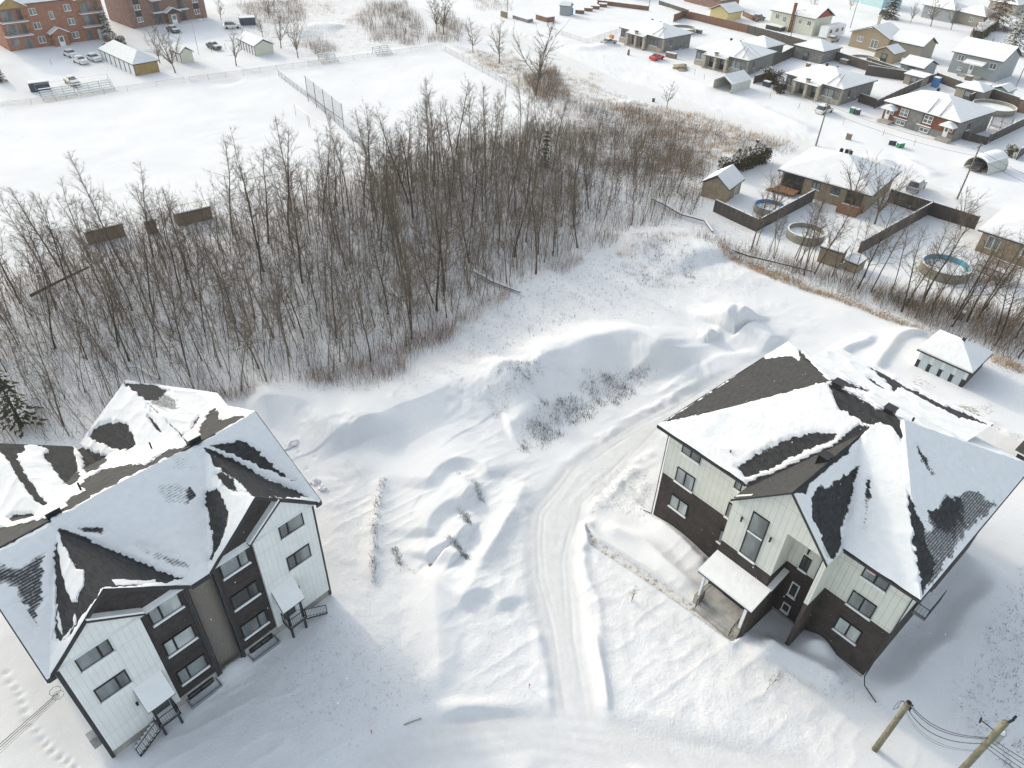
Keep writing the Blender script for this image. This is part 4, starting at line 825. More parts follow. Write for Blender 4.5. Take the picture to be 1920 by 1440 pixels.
MB().box(ww*.55-.15, ww*.55+.15, 2.3, 2.6, 3.3, 4.0).build('chimney', 'dark_trim', t); b = MB()
for i in range(1, 4): b.box(i*st+.42, i*st+.47, -.09, -.051, .9, 1.0)
b.build('door_handle', 'black', t, sep=True); MB().box(ww+.002, ww+.05, 0, 4.9, .0, 2.0).build('side_cladding', 'dark_trim', t)
# houses of the street behind
t, ww = house('house', 'cream house with a red gable end and a brick chimney behind the dark fence', 'house', (1441, 51), (1520, 69), 9, 4.6, 'gable', 2.4, 'cream_lap', gable='red_metal', wins=[('f', 1.5, 2.7, 2.6, 3.9), ('f', 4, 5.2, 2.2, 3.6), ('f', 9.3, 10.2, 2.6, 3.8), ('f', 12, 13.2, 2.6, 3.8)])
MB().box(6.9, 7.6, -.6, -.002, -.2, 7.6).build('chimney', 'rust_brick', t); MB().box(.4, 5.5, -2.2, -.01, -.2, 1.0).build('deck', 'dark_trim', t); MB().box(.45, 5.45, -2.15, -.02, 1.003, 1.25).build('deck_snow', 'snow', t)
t, ww = house('house', 'tan house with a front gable, long rear wing and stone chimney beside the parked trailer', 'house', (1590, 86), (1648, 104), 8, 3.6, 'gable', 2.3, 'tan_lap', axis='v', rz=-50, wins=[('f', 2, 3.6, 1.7, 2.9), ('f', 6, 8, .8, 2.8)])
MB().box(ww, ww+8.5, 1, 8, -.3, 3.4).build('wing_wall', 'greige_lap', t); roof_part(t, 8.5, 7, 3.4, 'gable', 1.9, .4, 'u', u0=ww, v0=1, gable='greige_lap'); MB().box(2.6, 3.2, 7, 7.6, 3, 7.2).build('chimney', 'stone', t)
t, ww = house('house', 'grey clapboard house with white windows and a low back porch roof, at the right', 'house', (1776, 134), (1868, 152), 10, 4.6, 'gable', 2.6, 'grey_lap', rz=-49.5, wins=[('f', 1.2, 2.7, 2.9, 4.2), ('f', 8.8, 10.3, 2.6, 3.9), ('f', 2, 3, .9, 1.6)])
MB().slab([(3.4, -2, 3.0), (8, -2, 3.0), (8, -.01, 3.5), (3.4, -.01, 3.5)], (0, 0, .12)).build('porch_roof', 'white_trim', t); MB().slab([(3.4, -2, 3.13), (8, -2, 3.13), (8, -.02, 3.63), (3.4, -.02, 3.63)], (0, 0, .15)).build('porch_snow', 'snow', t); door(t, 4.6, 5.5, .6, 2.7)
MB().box(3.2, 8.2, -2, -.01, -.2, .5).build('porch_floor', 'concrete', t); MB().box(5.5, 5.8, 5, 5.3, 6, 8).build('chimney', 'grey_metal', t)
house('garden_shed', 'pale yellow gabled shed behind the brown board fence', 'shed', (1330, 33), (1357, 48), 7, 2.3, 'gable', 1.8, 'yellow_lap', axis='v', rz=-48, w_=6.5)
house('house', 'brick house partly cut by the top frame edge above the yellow shed', 'house', (1282, 2), (1350, 20), 8, 3.0, 'hip', 1.8, 'maroon_brick')
house('house', 'light blue clapboard house cut by the top frame edge', 'house', (1585, -2), (1652, 17), 8, 4.2, 'gable', 2.0, 'blue_lap', wins=[('f', 8, 9.3, 2.4, 3.7)])
house('house', 'pale grey house behind the bare street trees, left of two at the top right', 'house', (1726, 32), (1782, 44), 8, 3.6, 'hip', 2.0, 'grey_lap', wins=[('f', 2, 3.2, 1.4, 2.6)])
house('house', 'pale grey house beside the clipped hedge, right of two at the top right', 'house', (1786, 42), (1838, 54), 8, 3.3, 'hip', 1.9, 'greige_lap', wins=[('f', 5, 6.4, 1.3, 2.5)])
for fl, fr, d, ez, k, h, wl, lb, ax, w0 in (((1486, 107), (1532, 119), 8, 2.9, 'hip', 1.6, 'grey_brick', 'grey hip roofed garage with a dark door by the dark fence corner', 'u', 8),
    ((1384, 98), (1418, 108), 7.5, 2.6, 'hip', 1.6, 'grey_brick', 'grey hip roofed shed right behind the middle stone pillared bungalow', 'u', 8),
    ((1637, 112), (1664, 121), 5, 2.3, 'gable', 1.3, 'tan_lap', 'tan gabled shed beside the snow covered round pool with a white rim', 'v', None),
    ((1684, 137), (1724, 147), 7, 2.2, 'gable', 1.4, 'grey_lap', 'grey garage with a broad snowy roof right of the tan gabled shed', 'u', None),
    ((1692, 156), (1722, 165), 3, 2.1, 'flat', .3, 'greige_lap', 'small greige shed with a dark doorway against the yard fence', 'u', None),
    ((1787, 182), (1828, 190), 5, 2.3, 'hip', 1.2, 'greige_lap', 'greige hip roofed shed behind the split level brick house', 'u', 5.5),
    ((1856, 180), (1882, 187), 4, 1.6, 'gable', .9, 'blue_lap', 'low pale blue shed by the far light pole at the right', 'v', None),
    ((1905, 210), (1935, 218), 6, 2.6, 'hip', 1.4, 'maroon_brick', 'shed with a white framed door cut by the right frame edge', 'u', 6)):
    t, ww = house('garden_shed', lb, 'shed', fl, fr, d, ez, k, h, wl, axis=ax, oh=.35, rz=-50, w_=w0)
    door(t, ww*.35, ww*.35+1.6, 0, 2.0 if ez > 2 else 1.4, 0, 'dark_paint')
# brick blocks at the upper left
t, ww = house('apartment_building', 'orange brick apartment block with balconies, at the upper left corner', 'apartment building', (20, 97), (194, 72), 13, 9.4, 'hip', 3.2, 'red_brick', w_=23)
for u0 in (0, 17.0):
    for z in (3.3, 6.2):
        bl = MB().box(u0, u0+5.6, -1.7, -.002, z-.18, z).build('balcony', 'white_trim', t); b = MB(); railing(b, (u0+.05, -1.65, z), (u0+5.55, -1.65, z), 1.0, .3); b.build('balcony_railing', 'black', bl)
        MB().box(u0+.8, u0+3.2, -.06, -.002, z+.02, z+2.1).build('patio_door', 'glass', t); MB().box(u0+4.0, u0+5.0, -.05, -.002, z+.02, z+2.1).build('patio_door', 'glass_dark', t)
    MB().front([(u0-.2, 9.0), (u0+5.8, 9.0), (u0+2.8, 10.9)], -1.8, -.3).build('gable_end', 'gold_brick', t); b = MB(); b.slab([(u0-.5, -2, 9.1), (u0+2.8, -2, 11.1), (u0+2.8, 5, 11.1), (u0-.5, 5, 9.1)], (0, 0, .2)); b.slab([(u0+6.1, -2, 9.1), (u0+2.8, -2, 11.1), (u0+2.8, 5, 11.1), (u0+6.1, 5, 9.1)], (0, 0, .2)); b.build('gable_roof_snow', 'snow', t)
for u in (6.6, 14.2):
    for z in (.9, 3.9, 6.9): window(t, u, u+1.5, z, z+1.4, 0, frame='white_trim')
window(t, 10.6, 11.6, 5.6, 7.2, 0, frame='white_trim', split=None); MB().box(.8, 2.5, -.06, -.002, 1, 2.3).build('window', 'glass', t); MB().box(3.6, 5.2, -.06, -.002, .1, 2.2).build('patio_door', 'glass', t); MB().box(17.6, 18.8, -.06, -.002, .1, 2.2).build('patio_door', 'glass', t); MB().box(20.2, 22.6, -.06, -.002, .05, 2.2).build('garage_door', 'white_trim', t)
MB().box(9.4, 12.6, -1.8, -.002, -.2, 2.7).build('entrance_block', 'red_brick', t); b = MB(); b.slab([(9.0, -2.1, 2.7), (11.0, -2.1, 3.8), (13.0, -2.1, 2.7)], (0, 2.08, 0)); b.build('porch_gable', 'red_brick', t); b = MB(); b.slab([(8.8, -2.2, 2.75), (11, -2.2, 3.95), (11, -.01, 3.95), (8.8, -.01, 2.75)], (0, 0, .2)); b.slab([(13.2, -2.2, 2.75), (11, -2.2, 3.95), (11, -.01, 3.95), (13.2, -.01, 2.75)], (0, 0, .2)); b.build('porch_snow', 'snow', t); door(t, 10.4, 11.6, 0, 2.2, -1.8)
t, ww = house('apartment_building', 'dark reddish brick apartment block cut by the top frame edge, left of centre', 'apartment building', (250, 53), (394, 32), 14, 9.5, 'hip', 3, 'maroon_brick', w_=21)
for z in (1.2, 4.1, 7.0):
    for u in (1.6, 17.6): window(t, u, u+1.5, z, z+1.2, 0, frame='white_trim'); MB().box(u, u+1.5, -.05, -.002, z+1.25, z+2.6).build('window_panel', 'dark_trim', t)
    for u in (6.2, 13.2):
        MB().box(u, u+1.9, -.06, -.002, z-1, z+1.2).build('patio_door', 'glass_dark', t); bl = MB().box(u-.5, u+2.5, -1.4, -.003, z+1.55, z+1.7).build('balcony', 'dark_trim', t); MB().box(u-.45, u+2.45, -1.35, -.01, z+1.703, z+1.9).build('balcony_snow', 'snow', bl)
MB().box(9.3, 12.3, -1.6, -.002, -.2, 2.6).build('entrance_block', 'maroon_brick', t); b = MB(); b.slab([(8.7, -2, 2.6), (10.8, -2, 3.7), (12.9, -2, 2.6)], (0, 1.98, 0)); b.build('porch_gable', 'dark_trim', t); b = MB(); b.slab([(8.6, -2.1, 2.7), (10.8, -2.1, 3.85), (10.8, -.01, 3.85), (8.6, -.01, 2.7)], (0, 0, .2)); b.slab([(13, -2.1, 2.7), (10.8, -2.1, 3.85), (10.8, -.01, 3.85), (13, -.01, 2.7)], (0, 0, .2)); b.build('porch_snow', 'snow', t); door(t, 10.1, 11.5, 0, 2.2, -1.6)
b = MB()
for i in range(3): b.box(20.4, 21.04, 2.0+i*4, 3.2+i*4, 1.2, 2.6)
b.build('side_window', 'glass', t, sep=True)
# garages in the parking lots
def lotgarage(lb, c1, c2, L_, wall, nd, ez, h, kind='hip'):
    # c1 nearest corner, c2 right end of the short end wall
    A = G(*c1); B2 = G(*c2); a = ang(A, B2); ww = float(np.hypot(*(B2-A)[:2])); t = thing('storage_garage', lb, 'garage', A, a, 'garages in the parking lots')
    MB().box(0, ww, 0, L_, -.2, ez).build('wall', wall, t); roof_part(t, ww, L_, ez, kind, h, .3, 'v', gable=wall)
    b = MB(); d_ = MB(); st = L_/nd
    for i in range(nd+1): b.box(-.08, -.002, max(0, i*st-.18), min(L_, i*st+.18), 0, ez-.1)
    for i in range(nd): d_.box(-.05, -.003, i*st+.2, (i+1)*st-.2, 0, ez-.35)
    b.build('brick_pier', 'dark_trim', t, sep=True); d_.build('door', 'white_trim', t, sep=True); return t
lotgarage('long garage with a gold brick end wall and striped door row, behind the bleachers', (256, 143), (300, 135), 17, 'gold_brick', 7, 2.4, 1.9)
lotgarage('long beige garage with a snowy bench against its end wall', (480, 105), (514, 100), 9.5, 'cream_lap', 6, 2.1, 1.3, 'gable')
lotgarage('short beige gabled shed behind the forked bare tree', (342, 118), (364, 114), 4.5, 'cream_lap', 2, 2.0, 1.2, 'gable')
for (p, q, lb) in (((168, 460), (237, 443), 'long brown players shelter at the field edge, left of three'), ((278, 440), (297, 436), 'narrow brown players shelter between the two long ones'), ((335, 425), (400, 410), 'long brown players shelter at the field edge, right of three')):
    A, a, ww = place(p, q); t = thing('dugout', lb, 'players shelter', A, a, 'brown shelters along the playing field'); MB().box(0, ww, 0, 1.6, -.2, 1.75).build('wall', 'wood', t)
    o = MB().box(-.15, ww+.15, -.15, 1.9, 1.753, 1.85).build('roof', 'dark_trim', t); MB().box(-.12, ww+.12, -.12, 1.87, 1.852, 2.0).build('roof_snow', 'snow', o)
# ================================================================ VEHICLES, FENCES, STREET FURNITURE
def car(lb, p, hd, m, van=False, snow=.6, L_=4.5):
    A = G(*p); t = thing('parked_car', lb, 'car', A, hd, 'cars parked in yards and lots'); H_2 = 1.75 if van else 1.42; W2 = .88
    prof = [(-L_/2, .35), (-L_/2, .85), (-L_/2+.15, .95), (-L_/2+(.25 if van else .75), 1.0), (L_/2-1.3, .98), (L_/2-.15, .8), (L_/2, .65), (L_/2, .35)]
    b = MB(); b.slab([(x, -W2, z) for x, z in prof], (0, 2*W2, 0)); b.build('body', m, t)
    c0, c1 = (-L_/2+.3, L_/2-1.15) if van else (-L_/2+.75, L_/2-1.3); r0, r1 = (c0+.25, c1-.75) if van else (c0+.6, c1-.7); q = [(c0, .985), (c1, .985), (r1, H_2-.07), (r0, H_2-.07)]
    def fr(k, i, ins): x, z = q[i]; return (x, k*(W2-.03-ins), z)
    b = MB(); b.add([fr(-1, 0, 0), fr(-1, 1, 0), fr(-1, 2, .18), fr(-1, 3, .18), fr(1, 0, 0), fr(1, 1, 0), fr(1, 2, .18), fr(1, 3, .18)], [(0, 1, 2, 3), (7, 6, 5, 4), (1, 5, 6, 2), (4, 0, 3, 7), (3, 2, 6, 7), (0, 4, 5, 1)]); b.build('windows', 'glass_dark', t)
    MB().box(r0, r1, -W2+.2, W2-.2, H_2-.068, H_2).build('car_roof', m, t)
    if snow: MB().box(r0+.05, r1-.05, -W2+.24, W2-.24, H_2+.002, H_2+.10*snow+.03).build('roof_snow', 'snow', t); MB().slab([(c1+.1, -W2+.1, 1.0), (L_/2-.2, -W2+.15, .87), (L_/2-.2, W2-.15, .87), (c1+.1, W2-.1, 1.0)], (0, 0, .02+.05*snow)).build('bonnet_snow', 'snow', t)
    for x in (-L_/2+.85, L_/2-.9):
        for s_ in (-1, 1): MB().tube((x, s_*(W2-.2), .32), (x, s_*(W2+.02), .32), .32, n=14).build('wheel', 'tyre', t)
    for s_ in (-1, 1): MB().box(L_/2-.06, L_/2+.015, s_*.68-.15, s_*.68+.15, .58, .70).build('headlight', 'white_trim', t); MB().box(-L_/2-.015, -L_/2+.03, s_*.7-.12, s_*.7+.12, .66, .82).build('tail_light', 'red_paint', t)
    return t
S = R(-50); P_ = R(40)
car('snow dusted white car, farthest of two parked nose to tail by orange brick', (134, 106), R(-38), 'white_paint'); car('white car buried under snow, nearest of the pair parked nose to tail', (153, 119), R(-38), 'white_paint', snow=2.2)
car('white car parked on its own beside the long gold brick garage', (178, 114), R(-40), 'white_paint', snow=1.5); car('snowy car parked behind the left bleachers', (137, 158), R(-42), 'beige_paint', snow=1.8)
car('dark car half hidden between hedge and gold brick garage', (208, 93), R(-40), 'dark_paint', snow=1); car('dark car with snow on its roof near the brick block entrance', (326, 60), R(-42), 'dark_paint', snow=1.6); car('grey car with a snowy bonnet in the middle of the parking lot', (402, 91), R(-42), 'dark_paint', snow=1.8)
car('silver car in the drive of the farthest pillared bungalow', (1141, 83), R(40), 'silver_paint'); car('bright red car standing on the snowy street verge', (1231, 112), R(45), 'red_paint', snow=0, L_=4.1)
car('white car parked by the lamp pole in front of the nearest pillared bungalow', (1544, 212), P_, 'white_paint', van=True); car('silver grey minivan in the drive behind the tan bungalow', (1716, 355), R(48), 'silver_paint', van=True, snow=.4, L_=4.8)
car('grey car beside the cream house with the red gable', (1422, 38), P_, 'dark_paint', van=True); car('dark pickup near the top frame edge under the evergreen', (1657, 28), R(50), 'dark_paint', van=True)
car('snowy car between the trailer and the tan front gabled house', (1560, 78), P_, 'beige_paint', snow=1.5); car('car standing inside the round topped white car tent', (1832, 316), R(46), 'dark_paint', snow=0)
car('white car smothered in snow beside the dark shed at the top', (436, 53), R(20), 'white_paint', van=True, snow=3)
A, a, ww = place((1533, 72), (1550, 77)); t = thing('travel_trailer', 'boxy white travel trailer with a snowy roof beside the cream house', 'trailer', A, R(-50)); MB().box(0, 2.5, 0, 9, .5, 3.1).build('body', 'white_trim', t); MB().box(.05, 2.45, .05, 8.95, 3.103, 3.3).build('roof_snow', 'snow', t)
b = MB(); b.box(2.502, 2.52, 1, 2.2, 1.6, 2.5); b.box(2.502, 2.52, 4, 5.6, 1.6, 2.5); b.box(2.502, 2.52, 7, 8, 1.6, 2.5); b.build('window', 'glass_dark', t, sep=True)
for v in (3.5, 5.0): MB().tube((2.3, v, .35), (2.55, v, .35), .35, n=12).build('wheel', 'tyre', t)
# car tents
for nm, p, q, dep, lb, rnd in (('g', (1336, 166), (1369, 176), 7, 'white gabled car tent with an open front, by the middle pillared bungalow', 0), ('r', (1806, 312), (1850, 328), 6, 'round topped car tent heaped with snow, near the right edge', 1)):
    A, a, ww = place(p, q); t = thing('car_tent', lb, 'car tent', A, a, 'white tents over parked cars'); n = 12
    if rnd: pr = [(ww/2-ww/2*math.cos(math.pi*i/n), 2.3*math.sin(math.pi*i/n)**.8) for i in range(n+1)]
    else: pr = [(0, 0), (0, 1.9), (ww/2, 3.2), (ww, 1.9), (ww, 0)]
    mb = MB(); k = len(pr)
    mb.add([(u, 0, z) for u, z in pr]+[(u, dep, z) for u, z in pr]+[(u*.98+.05, .02, z*.97) for u, z in pr]+[(u*.98+.05, dep-.02, z*.97) for u, z in pr],
           [(i, i+1, k+i+1, k+i) for i in range(k-1)]+[(2*k+i, 3*k+i, 3*k+i+1, 2*k+i+1) for i in range(k-1)]+[(i, 2*k+i, 2*k+i+1, i+1) for i in range(k-1)]+[(k+i, k+i+1, 3*k+i+1, 3*k+i) for i in range(k-1)])
    mb.build('canopy', 'fabric', t); MB().slab([(u, dep-.03, z*.97) for u, z in pr], (0, .02, 0)).build('back_panel', 'fabric', t)
    if rnd: pr2 = pr[3:-3]
    else: pr2 = pr[1:-1]
    MB().slab([(u, .05, z+.02) for u, z in pr2]+[(u, .05, z+.33) for u, z in reversed(pr2)], (0, dep-.1, 0)).build('canopy_snow', 'snow', t)
# fences
def fence(lb, pts, h, m='fence_dark', cap=True, grp='board fences round the back yards', z0=0):
    h = h*1.12; W3 = [G(*p) for p in pts]; t = thing('board_fence', lb, 'fence', W3[0], 0, grp); o = W3[0]
    for A, B2 in zip(W3[:-1], W3[1:]):
        A = A-o; B2 = B2-o; d = B2-A; L2 = float(np.hypot(*d[:2])); n = np.array([d[1], -d[0], 0])/L2*.03; d1 = d/L2*.0
        MB().slab([A-n+(0, 0, -.2), B2-n+(0, 0, -.2), B2-n+(0, 0, h), A-n+(0, 0, h)], tuple(2*n)).build('panel', m, t)
        if cap: MB().slab([A-2.2*n+(0, 0, h+.003), B2-2.2*n+(0, 0, h+.003), B2-2.2*n+(0, 0, h+.07), A-2.2*n+(0, 0, h+.07)], tuple(4.4*n)).build('snow_cap', 'snow', t)
        k = max(1, int(L2/2.4)); pb = MB()
        for i in range(k+1):
            c = A+d*i/k; pb.box(c[0]-.06, c[0]+.06, c[1]-.06, c[1]+.06, -.2, h+.12)
        pb.build('post', m, t, sep=True)
    return t
fence('dark board fence round the yard of the blue rimmed pool, ending at the tan bungalow', [(1337, 398), (1417, 436), (1522, 378)], 1.8)
fence('long dark board fence running between two snowy yards, right of the white rimmed pool', [(1607, 478), (1740, 402)], 1.8)
fence('dark board fence at the street side of the yards behind the minivan', [(1664, 378), (1740, 402), (1826, 430)], 1.8)
fence('reddish brown board fence in front of the yellow shed', [(1262, 42), (1282, 34), (1400, 62)], 1.9, 'fence_brown', False)
fence('dark board fence in front of the cream house, running down behind the middle bungalow', [(1400, 62), (1508, 92), (1445, 125)], 1.9, cap=False)
fence('dark board fence behind the nearest pillared bungalow and its yard', [(1560, 112), (1648, 140), (1700, 152), (1622, 140)], 1.9)
fence('dark fence stepping down to the split level brick house from the far yards', [(1752, 152), (1700, 175), (1638, 205)], 1.6)
fence('grey fence behind the playhouse, in line with the greige sheds', [(1752, 152), (1795, 168)], 1.7); fence('grey fence beside the far round pool, running to the right frame edge', [(1812, 195), (1850, 182), (1915, 205)], 1.8)
fence('long grey board fence slanting up to the right frame edge beside the brick house', [(1850, 270), (1935, 228)], 1.6); fence('low dark fence joining the brick house to the slanted grey fence', [(1790, 258), (1848, 272)], 1.3, cap=False)
fence('white railed dark fence around the court yard right of the nearest pillared bungalow', [(1608, 192), (1640, 203)], 1.7)
fence('dark fence end at the far right, running out of the frame', [(1905, 300), (1945, 268)], 1.8); fence('low brown fence behind the red planter boxes', [(1120, 8), (1215, 20)], 1.1, 'fence_brown', False)
def link_fence(lb, pts, h=1.15, sp=3.0, m='mesh', r=.035):
    W3 = [G(*p) for p in pts]; t = thing('chain_link_fence', lb, 'fence', W3[0], 0, 'chain link fences of the playing fields'); o = W3[0]
    for A, B2 in zip(W3[:-1], W3[1:]):
        A = A-o; B2 = B2-o; d = B2-A; L2 = float(np.hypot(*d[:2])); k = max(1, int(L2/sp))
        MB().face(A, B2, B2+(0, 0, h), A+(0, 0, h)).build('wire_mesh', m, t); MB().tube(A+(0, 0, h), B2+(0, 0, h), r*.8, n=4).build('top_rail', 'grey_metal', t)
        pb = [MB().tube(A+d*i/k, A+d*i/k+(0, 0, h+.12), r, n=5) for i in range(k)]
        for p in pb: p.build('post', 'grey_metal', t)
    return t
link_fence('chain link fence along the far side of the left playing field', [(0, 203), (60, 197), (240, 172), (348, 156)], sp=4); link_fence('chain link fence along the far side of the right playing field, behind the bleachers', [(357, 155), (520, 133), (690, 110), (823, 92)], sp=3.5)
link_fence('chain link fence down the right side of the right field, below the tallest bare tree', [(825, 92), (930, 150), (1055, 222)], 1.3, 3); link_fence('chain link fence dividing the two playing fields', [(523, 144), (590, 195), (645, 245), (700, 300)], 1.3, 2.2, 'net')
link_fence('chain link fence along the wood side of the left playing field', [(0, 470), (160, 445), (400, 395), (520, 370)], 1.8, 5); link_fence('chain link fence round the snowy garden with planter boxes', [(1040, 62), (1100, 82), (1165, 60)], 1.1, 3)
W3 = [G(578.5, 191), G(645, 240)]; t = thing('backstop_net', 'tall dark backstop net on five posts between the playing fields', 'net', W3[0]); d = W3[1]-W3[0]
MB().face((0, 0, 1.2), d+(0, 0, 1.2), d+(0, 0, 4.3), (0, 0, 4.9)).build('netting', 'net', t)
for i in range(5): MB().tube(d*i/4, d*i/4+(0, 0, 5.0-.15*i), .06, n=6).build('post', 'black', t)
MB().tube((0, 0, 1.4), d+(0, 0, 1.4), .05, n=5).build('rail', 'black', t)
for p, q, lb in (((555, 217), (582, 240), 'pale goal frame on the left playing field, the farther'), ((582, 240), (618, 262), 'pale goal frame on the left playing field, the nearer')):
    A = G(*p); d = G(*q)-A; t = thing('goal_frame', lb, 'goal', A, 0, 'goal frames'); MB().path([(0, 0, 0), (0, 0, 2.2), tuple(d*.9+(0, 0, 2.2)), tuple(d*.9)], .045).build('goal_post', 'grey_metal', t)
A = G(452, 365); B2 = G(525, 352); t = thing('goal_frame', 'pale goal frame standing half behind the bare treetops', 'goal', A, 0, 'goal frames'); MB().path([(0, 0, 0), (0, 0, 2.2), tuple(B2-A+(0, 0, 2.2)), tuple(B2-A)], .05).build('goal_post', 'grey_metal', t)
def bleacher(lb, p, q, rows=5):
    A, a, L2 = place(p, q); t = thing('bleachers', lb, 'bleachers', A, a, 'snowy bleachers along the fields'); s_ = MB(); b = MB(); n = MB()
    for i in range(rows):
        b.box(0, L2, i*.6, i*.6+.28, .35+i*.3, .40+i*.3); n.box(.02, L2-.02, i*.6+.01, i*.6+.27, .402+i*.3, .50+i*.3)
        if i: b.box(0, L2, i*.6-.3, i*.6-.08, .1+i*.3, .13+i*.3)
    k = max(2, int(L2/1.6))
    for i in range(k+1): x = L2*i/k; s_.tube((x, 0, .33), (x, rows*.6-.4, .33+rows*.3-.3), .03, n=4); s_.box(x-.03, x+.03, rows*.6-.5, rows*.6-.44, 0, rows*.3+.1); s_.box(x-.03, x+.03, .05, .11, 0, .34)
    b.build('seat', 'grey_metal', t, sep=True); n.build('seat_snow', 'snow', t, sep=True); s_.build('frame', 'black', t); return t, L2
bleacher('long snowy bleachers by the parking lot, left of the joined pair', (82, 190), (146, 181)); t, L2 = bleacher('long snowy bleachers by the parking lot, right of the joined pair', (154, 180), (216, 170)); b = MB(); railing(b, (-7, 3.0, 1.5), (L2, 3.0, 1.5), 1.1, 1.4); railing(b, (L2, 0, .4), (L2, 3, 1.5), 1.0, 1.0); b.build('guard_rail', 'grey_metal', t)
bleacher('short snowy bleachers at the far fence, left of two', (603, 120), (634, 117), 5); bleacher('short snowy bleachers at the far fence, right of two', (708, 106), (736, 102), 5)
# poles
def pole(lb, p, h, r=.14, m='far_pole', arm=True, lamp=False, az=0.0):
    A = G(*p); t = thing('utility_pole', lb, 'pole', A, az, 'wooden street poles' if not lamp else 'lamp poles'); MB().tube((0, 0, -.3), (0, 0, h), r, r*.7, 10).build('shaft', m, t)
    if arm: MB().box(-.9, .9, -.06, .06, h-.7, h-.58).build('crossarm', m, t)
    if lamp: MB().path([(0, 0, h-.2), (1.2, 0, h+.1), (1.9, 0, h+.1)], .04).build('lamp_arm', 'grey_metal', t); MB().box(1.7, 2.4, -.15, .15, h+.02, h+.16).build('lamp_head', 'grey_metal', t)
    return t
P1 = pole('leaning grey pole between the street and the tan bungalow roof', (1530, 272), 8.0, az=R(40)); P2 = pole('grey street pole beside the round topped car tent', (1795, 372), 9.0, az=R(40)); pole('grey pole by the greige sheds at the far right', (1897, 180), 7.5, .12, arm=False)
pole('thin dark pole before the cream house with the red gable', (1481, 75), 7.5, .09, 'black', False, True); pole('thin dark pole between cream house and tan front gabled house', (1594, 52), 7.5, .09, 'black', False); pole('thin pole right of the planter boxes at the top', (1216, 20), 7, .09, 'black', False); pole('thin lamp pole in the middle of the parking lot', (373, 102), 7.4, .06, 'grey_metal', False, True)
pole('dark pole at the snowy side road near the top centre', (951, 28), 7, .1, 'far_pole', False)
def wire(t, A, B2, sag, r=.02, n=14, name='cable'):
    A = np.array(A, float); B2 = np.array(B2, float); MB().path([A+(B2-A)*k/n-np.array([0, 0, sag*4*(k/n)*(1-k/n)]) for k in range(n+1)], r, 4).build(name, 'wire', t)
sw = thing('street_cables', 'thin cables strung along the street between the two grey poles', 'cable', G(1530, 272)); o = G(1530, 272)
for i, h in enumerate((7.3, 6.3)): wire(sw, np.array([0, 0, h]), G(1795, 372)-o+(0, 0, h+.6), .7, .022); wire(sw, G(1795, 372)-o+(0, 0, h+.6), G(2060, 505)-o+(0, 0, h+.6), .7, .022); wire(sw, np.array([0, 0, h]), G(1380, 130)-o+(0, 0, h-.5), .7, .022)
A = G(1640, 1406); NP = thing('utility_pole', 'stout yellowish wooden pole rising from the snow at the bottom right', 'pole', A, 0, 'yellowish wooden poles'); MB().tube((0, 0, -.4), (0, 0, 5.8), .19, .165, 16).build('shaft', 'pole_wood', NP, True)
b = MB(); b.tube((0, 0, 5.78), (0, 0, 5.84), .17, .12, 12); b.build('pole_cap', 'black', NP); b = MB(); b.box(.13, .34, -.07, .07, 5.1, 5.25); b.tube((.3, -.1, 5.0), (.3, .1, 5.0), .05, n=6); b.tube((.16, .0, 5.5), (.36, .0, 5.5), .045, n=6); b.build('insulator', 'black', NP)
b = MB()
for k_, (r_, cz) in enumerate(((.42, 5.35), (.3, 5.45))): b.path([(-.1-r_*(1-math.cos(q*.62))*.8, .12*math.sin(q*.9), cz+r_*math.sin(q*.62)) for q in range(9)], .013, 4)
b.build('cable_loop', 'wire', NP)
A2 = G(1886, 1354, 8.0); A2[2] = 0.0; NP2 = thing('utility_pole', 'yellowish pole with a grey transformer, cut by the bottom frame edge', 'pole', A2, 0, 'yellowish wooden poles')
H2 = 8.0; MB().tube((0, 0, -.4), (0, 0, H2), .2, .17, 16).build('shaft', 'pole_wood', NP2, True); b = MB(); b.tube((.42, .12, 5.7), (.42, .12, 6.7), .26, n=18); tr = b.build('transformer', 'grey_metal', NP2); MB().tube((.42, .12, 6.702), (.42, .12, 6.82), .22, .1, 18).build('transformer_snow', 'snow', tr)
b = MB(); b.tube((.1, 0, H2+.05), (.55, .2, H2+.05), .04, n=6); b.tube((.5, .18, H2), (.5, .18, H2+.3), .07, n=8); b.tube((.3, .1, H2-.35), (.75, .3, H2-.3), .05, n=6); b.tube((-.1, .1, 6.9), (-.75, .5, 7.2), .03, n=5); b.tube((-.75, .45, 7.0), (-.8, .5, 7.4), .055, n=6); b.build('insulator', 'black', NP2)
pc = thing('pole_cables', 'black cables sagging between the two yellowish poles at the bottom right', 'cable', A); D = A2-A
for i, (za, zb, sg, r_) in enumerate(((5.6, 6.3, 1.0, .02), (5.5, 6.2, 1.1, .02), (5.15, 5.6, 1.2, .022), (4.9, 4.8, 1.2, .009), (4.8, 4.7, 1.3, .009))): wire(pc, (.15, .05, za), D+(-.15, 0, zb), sg, r_)
for i in range(4): wire(pc, D+(.15, 0, 6.1-.3*i), D+(9, -5.5-i*.4, 7-.4*i), .9, .018)
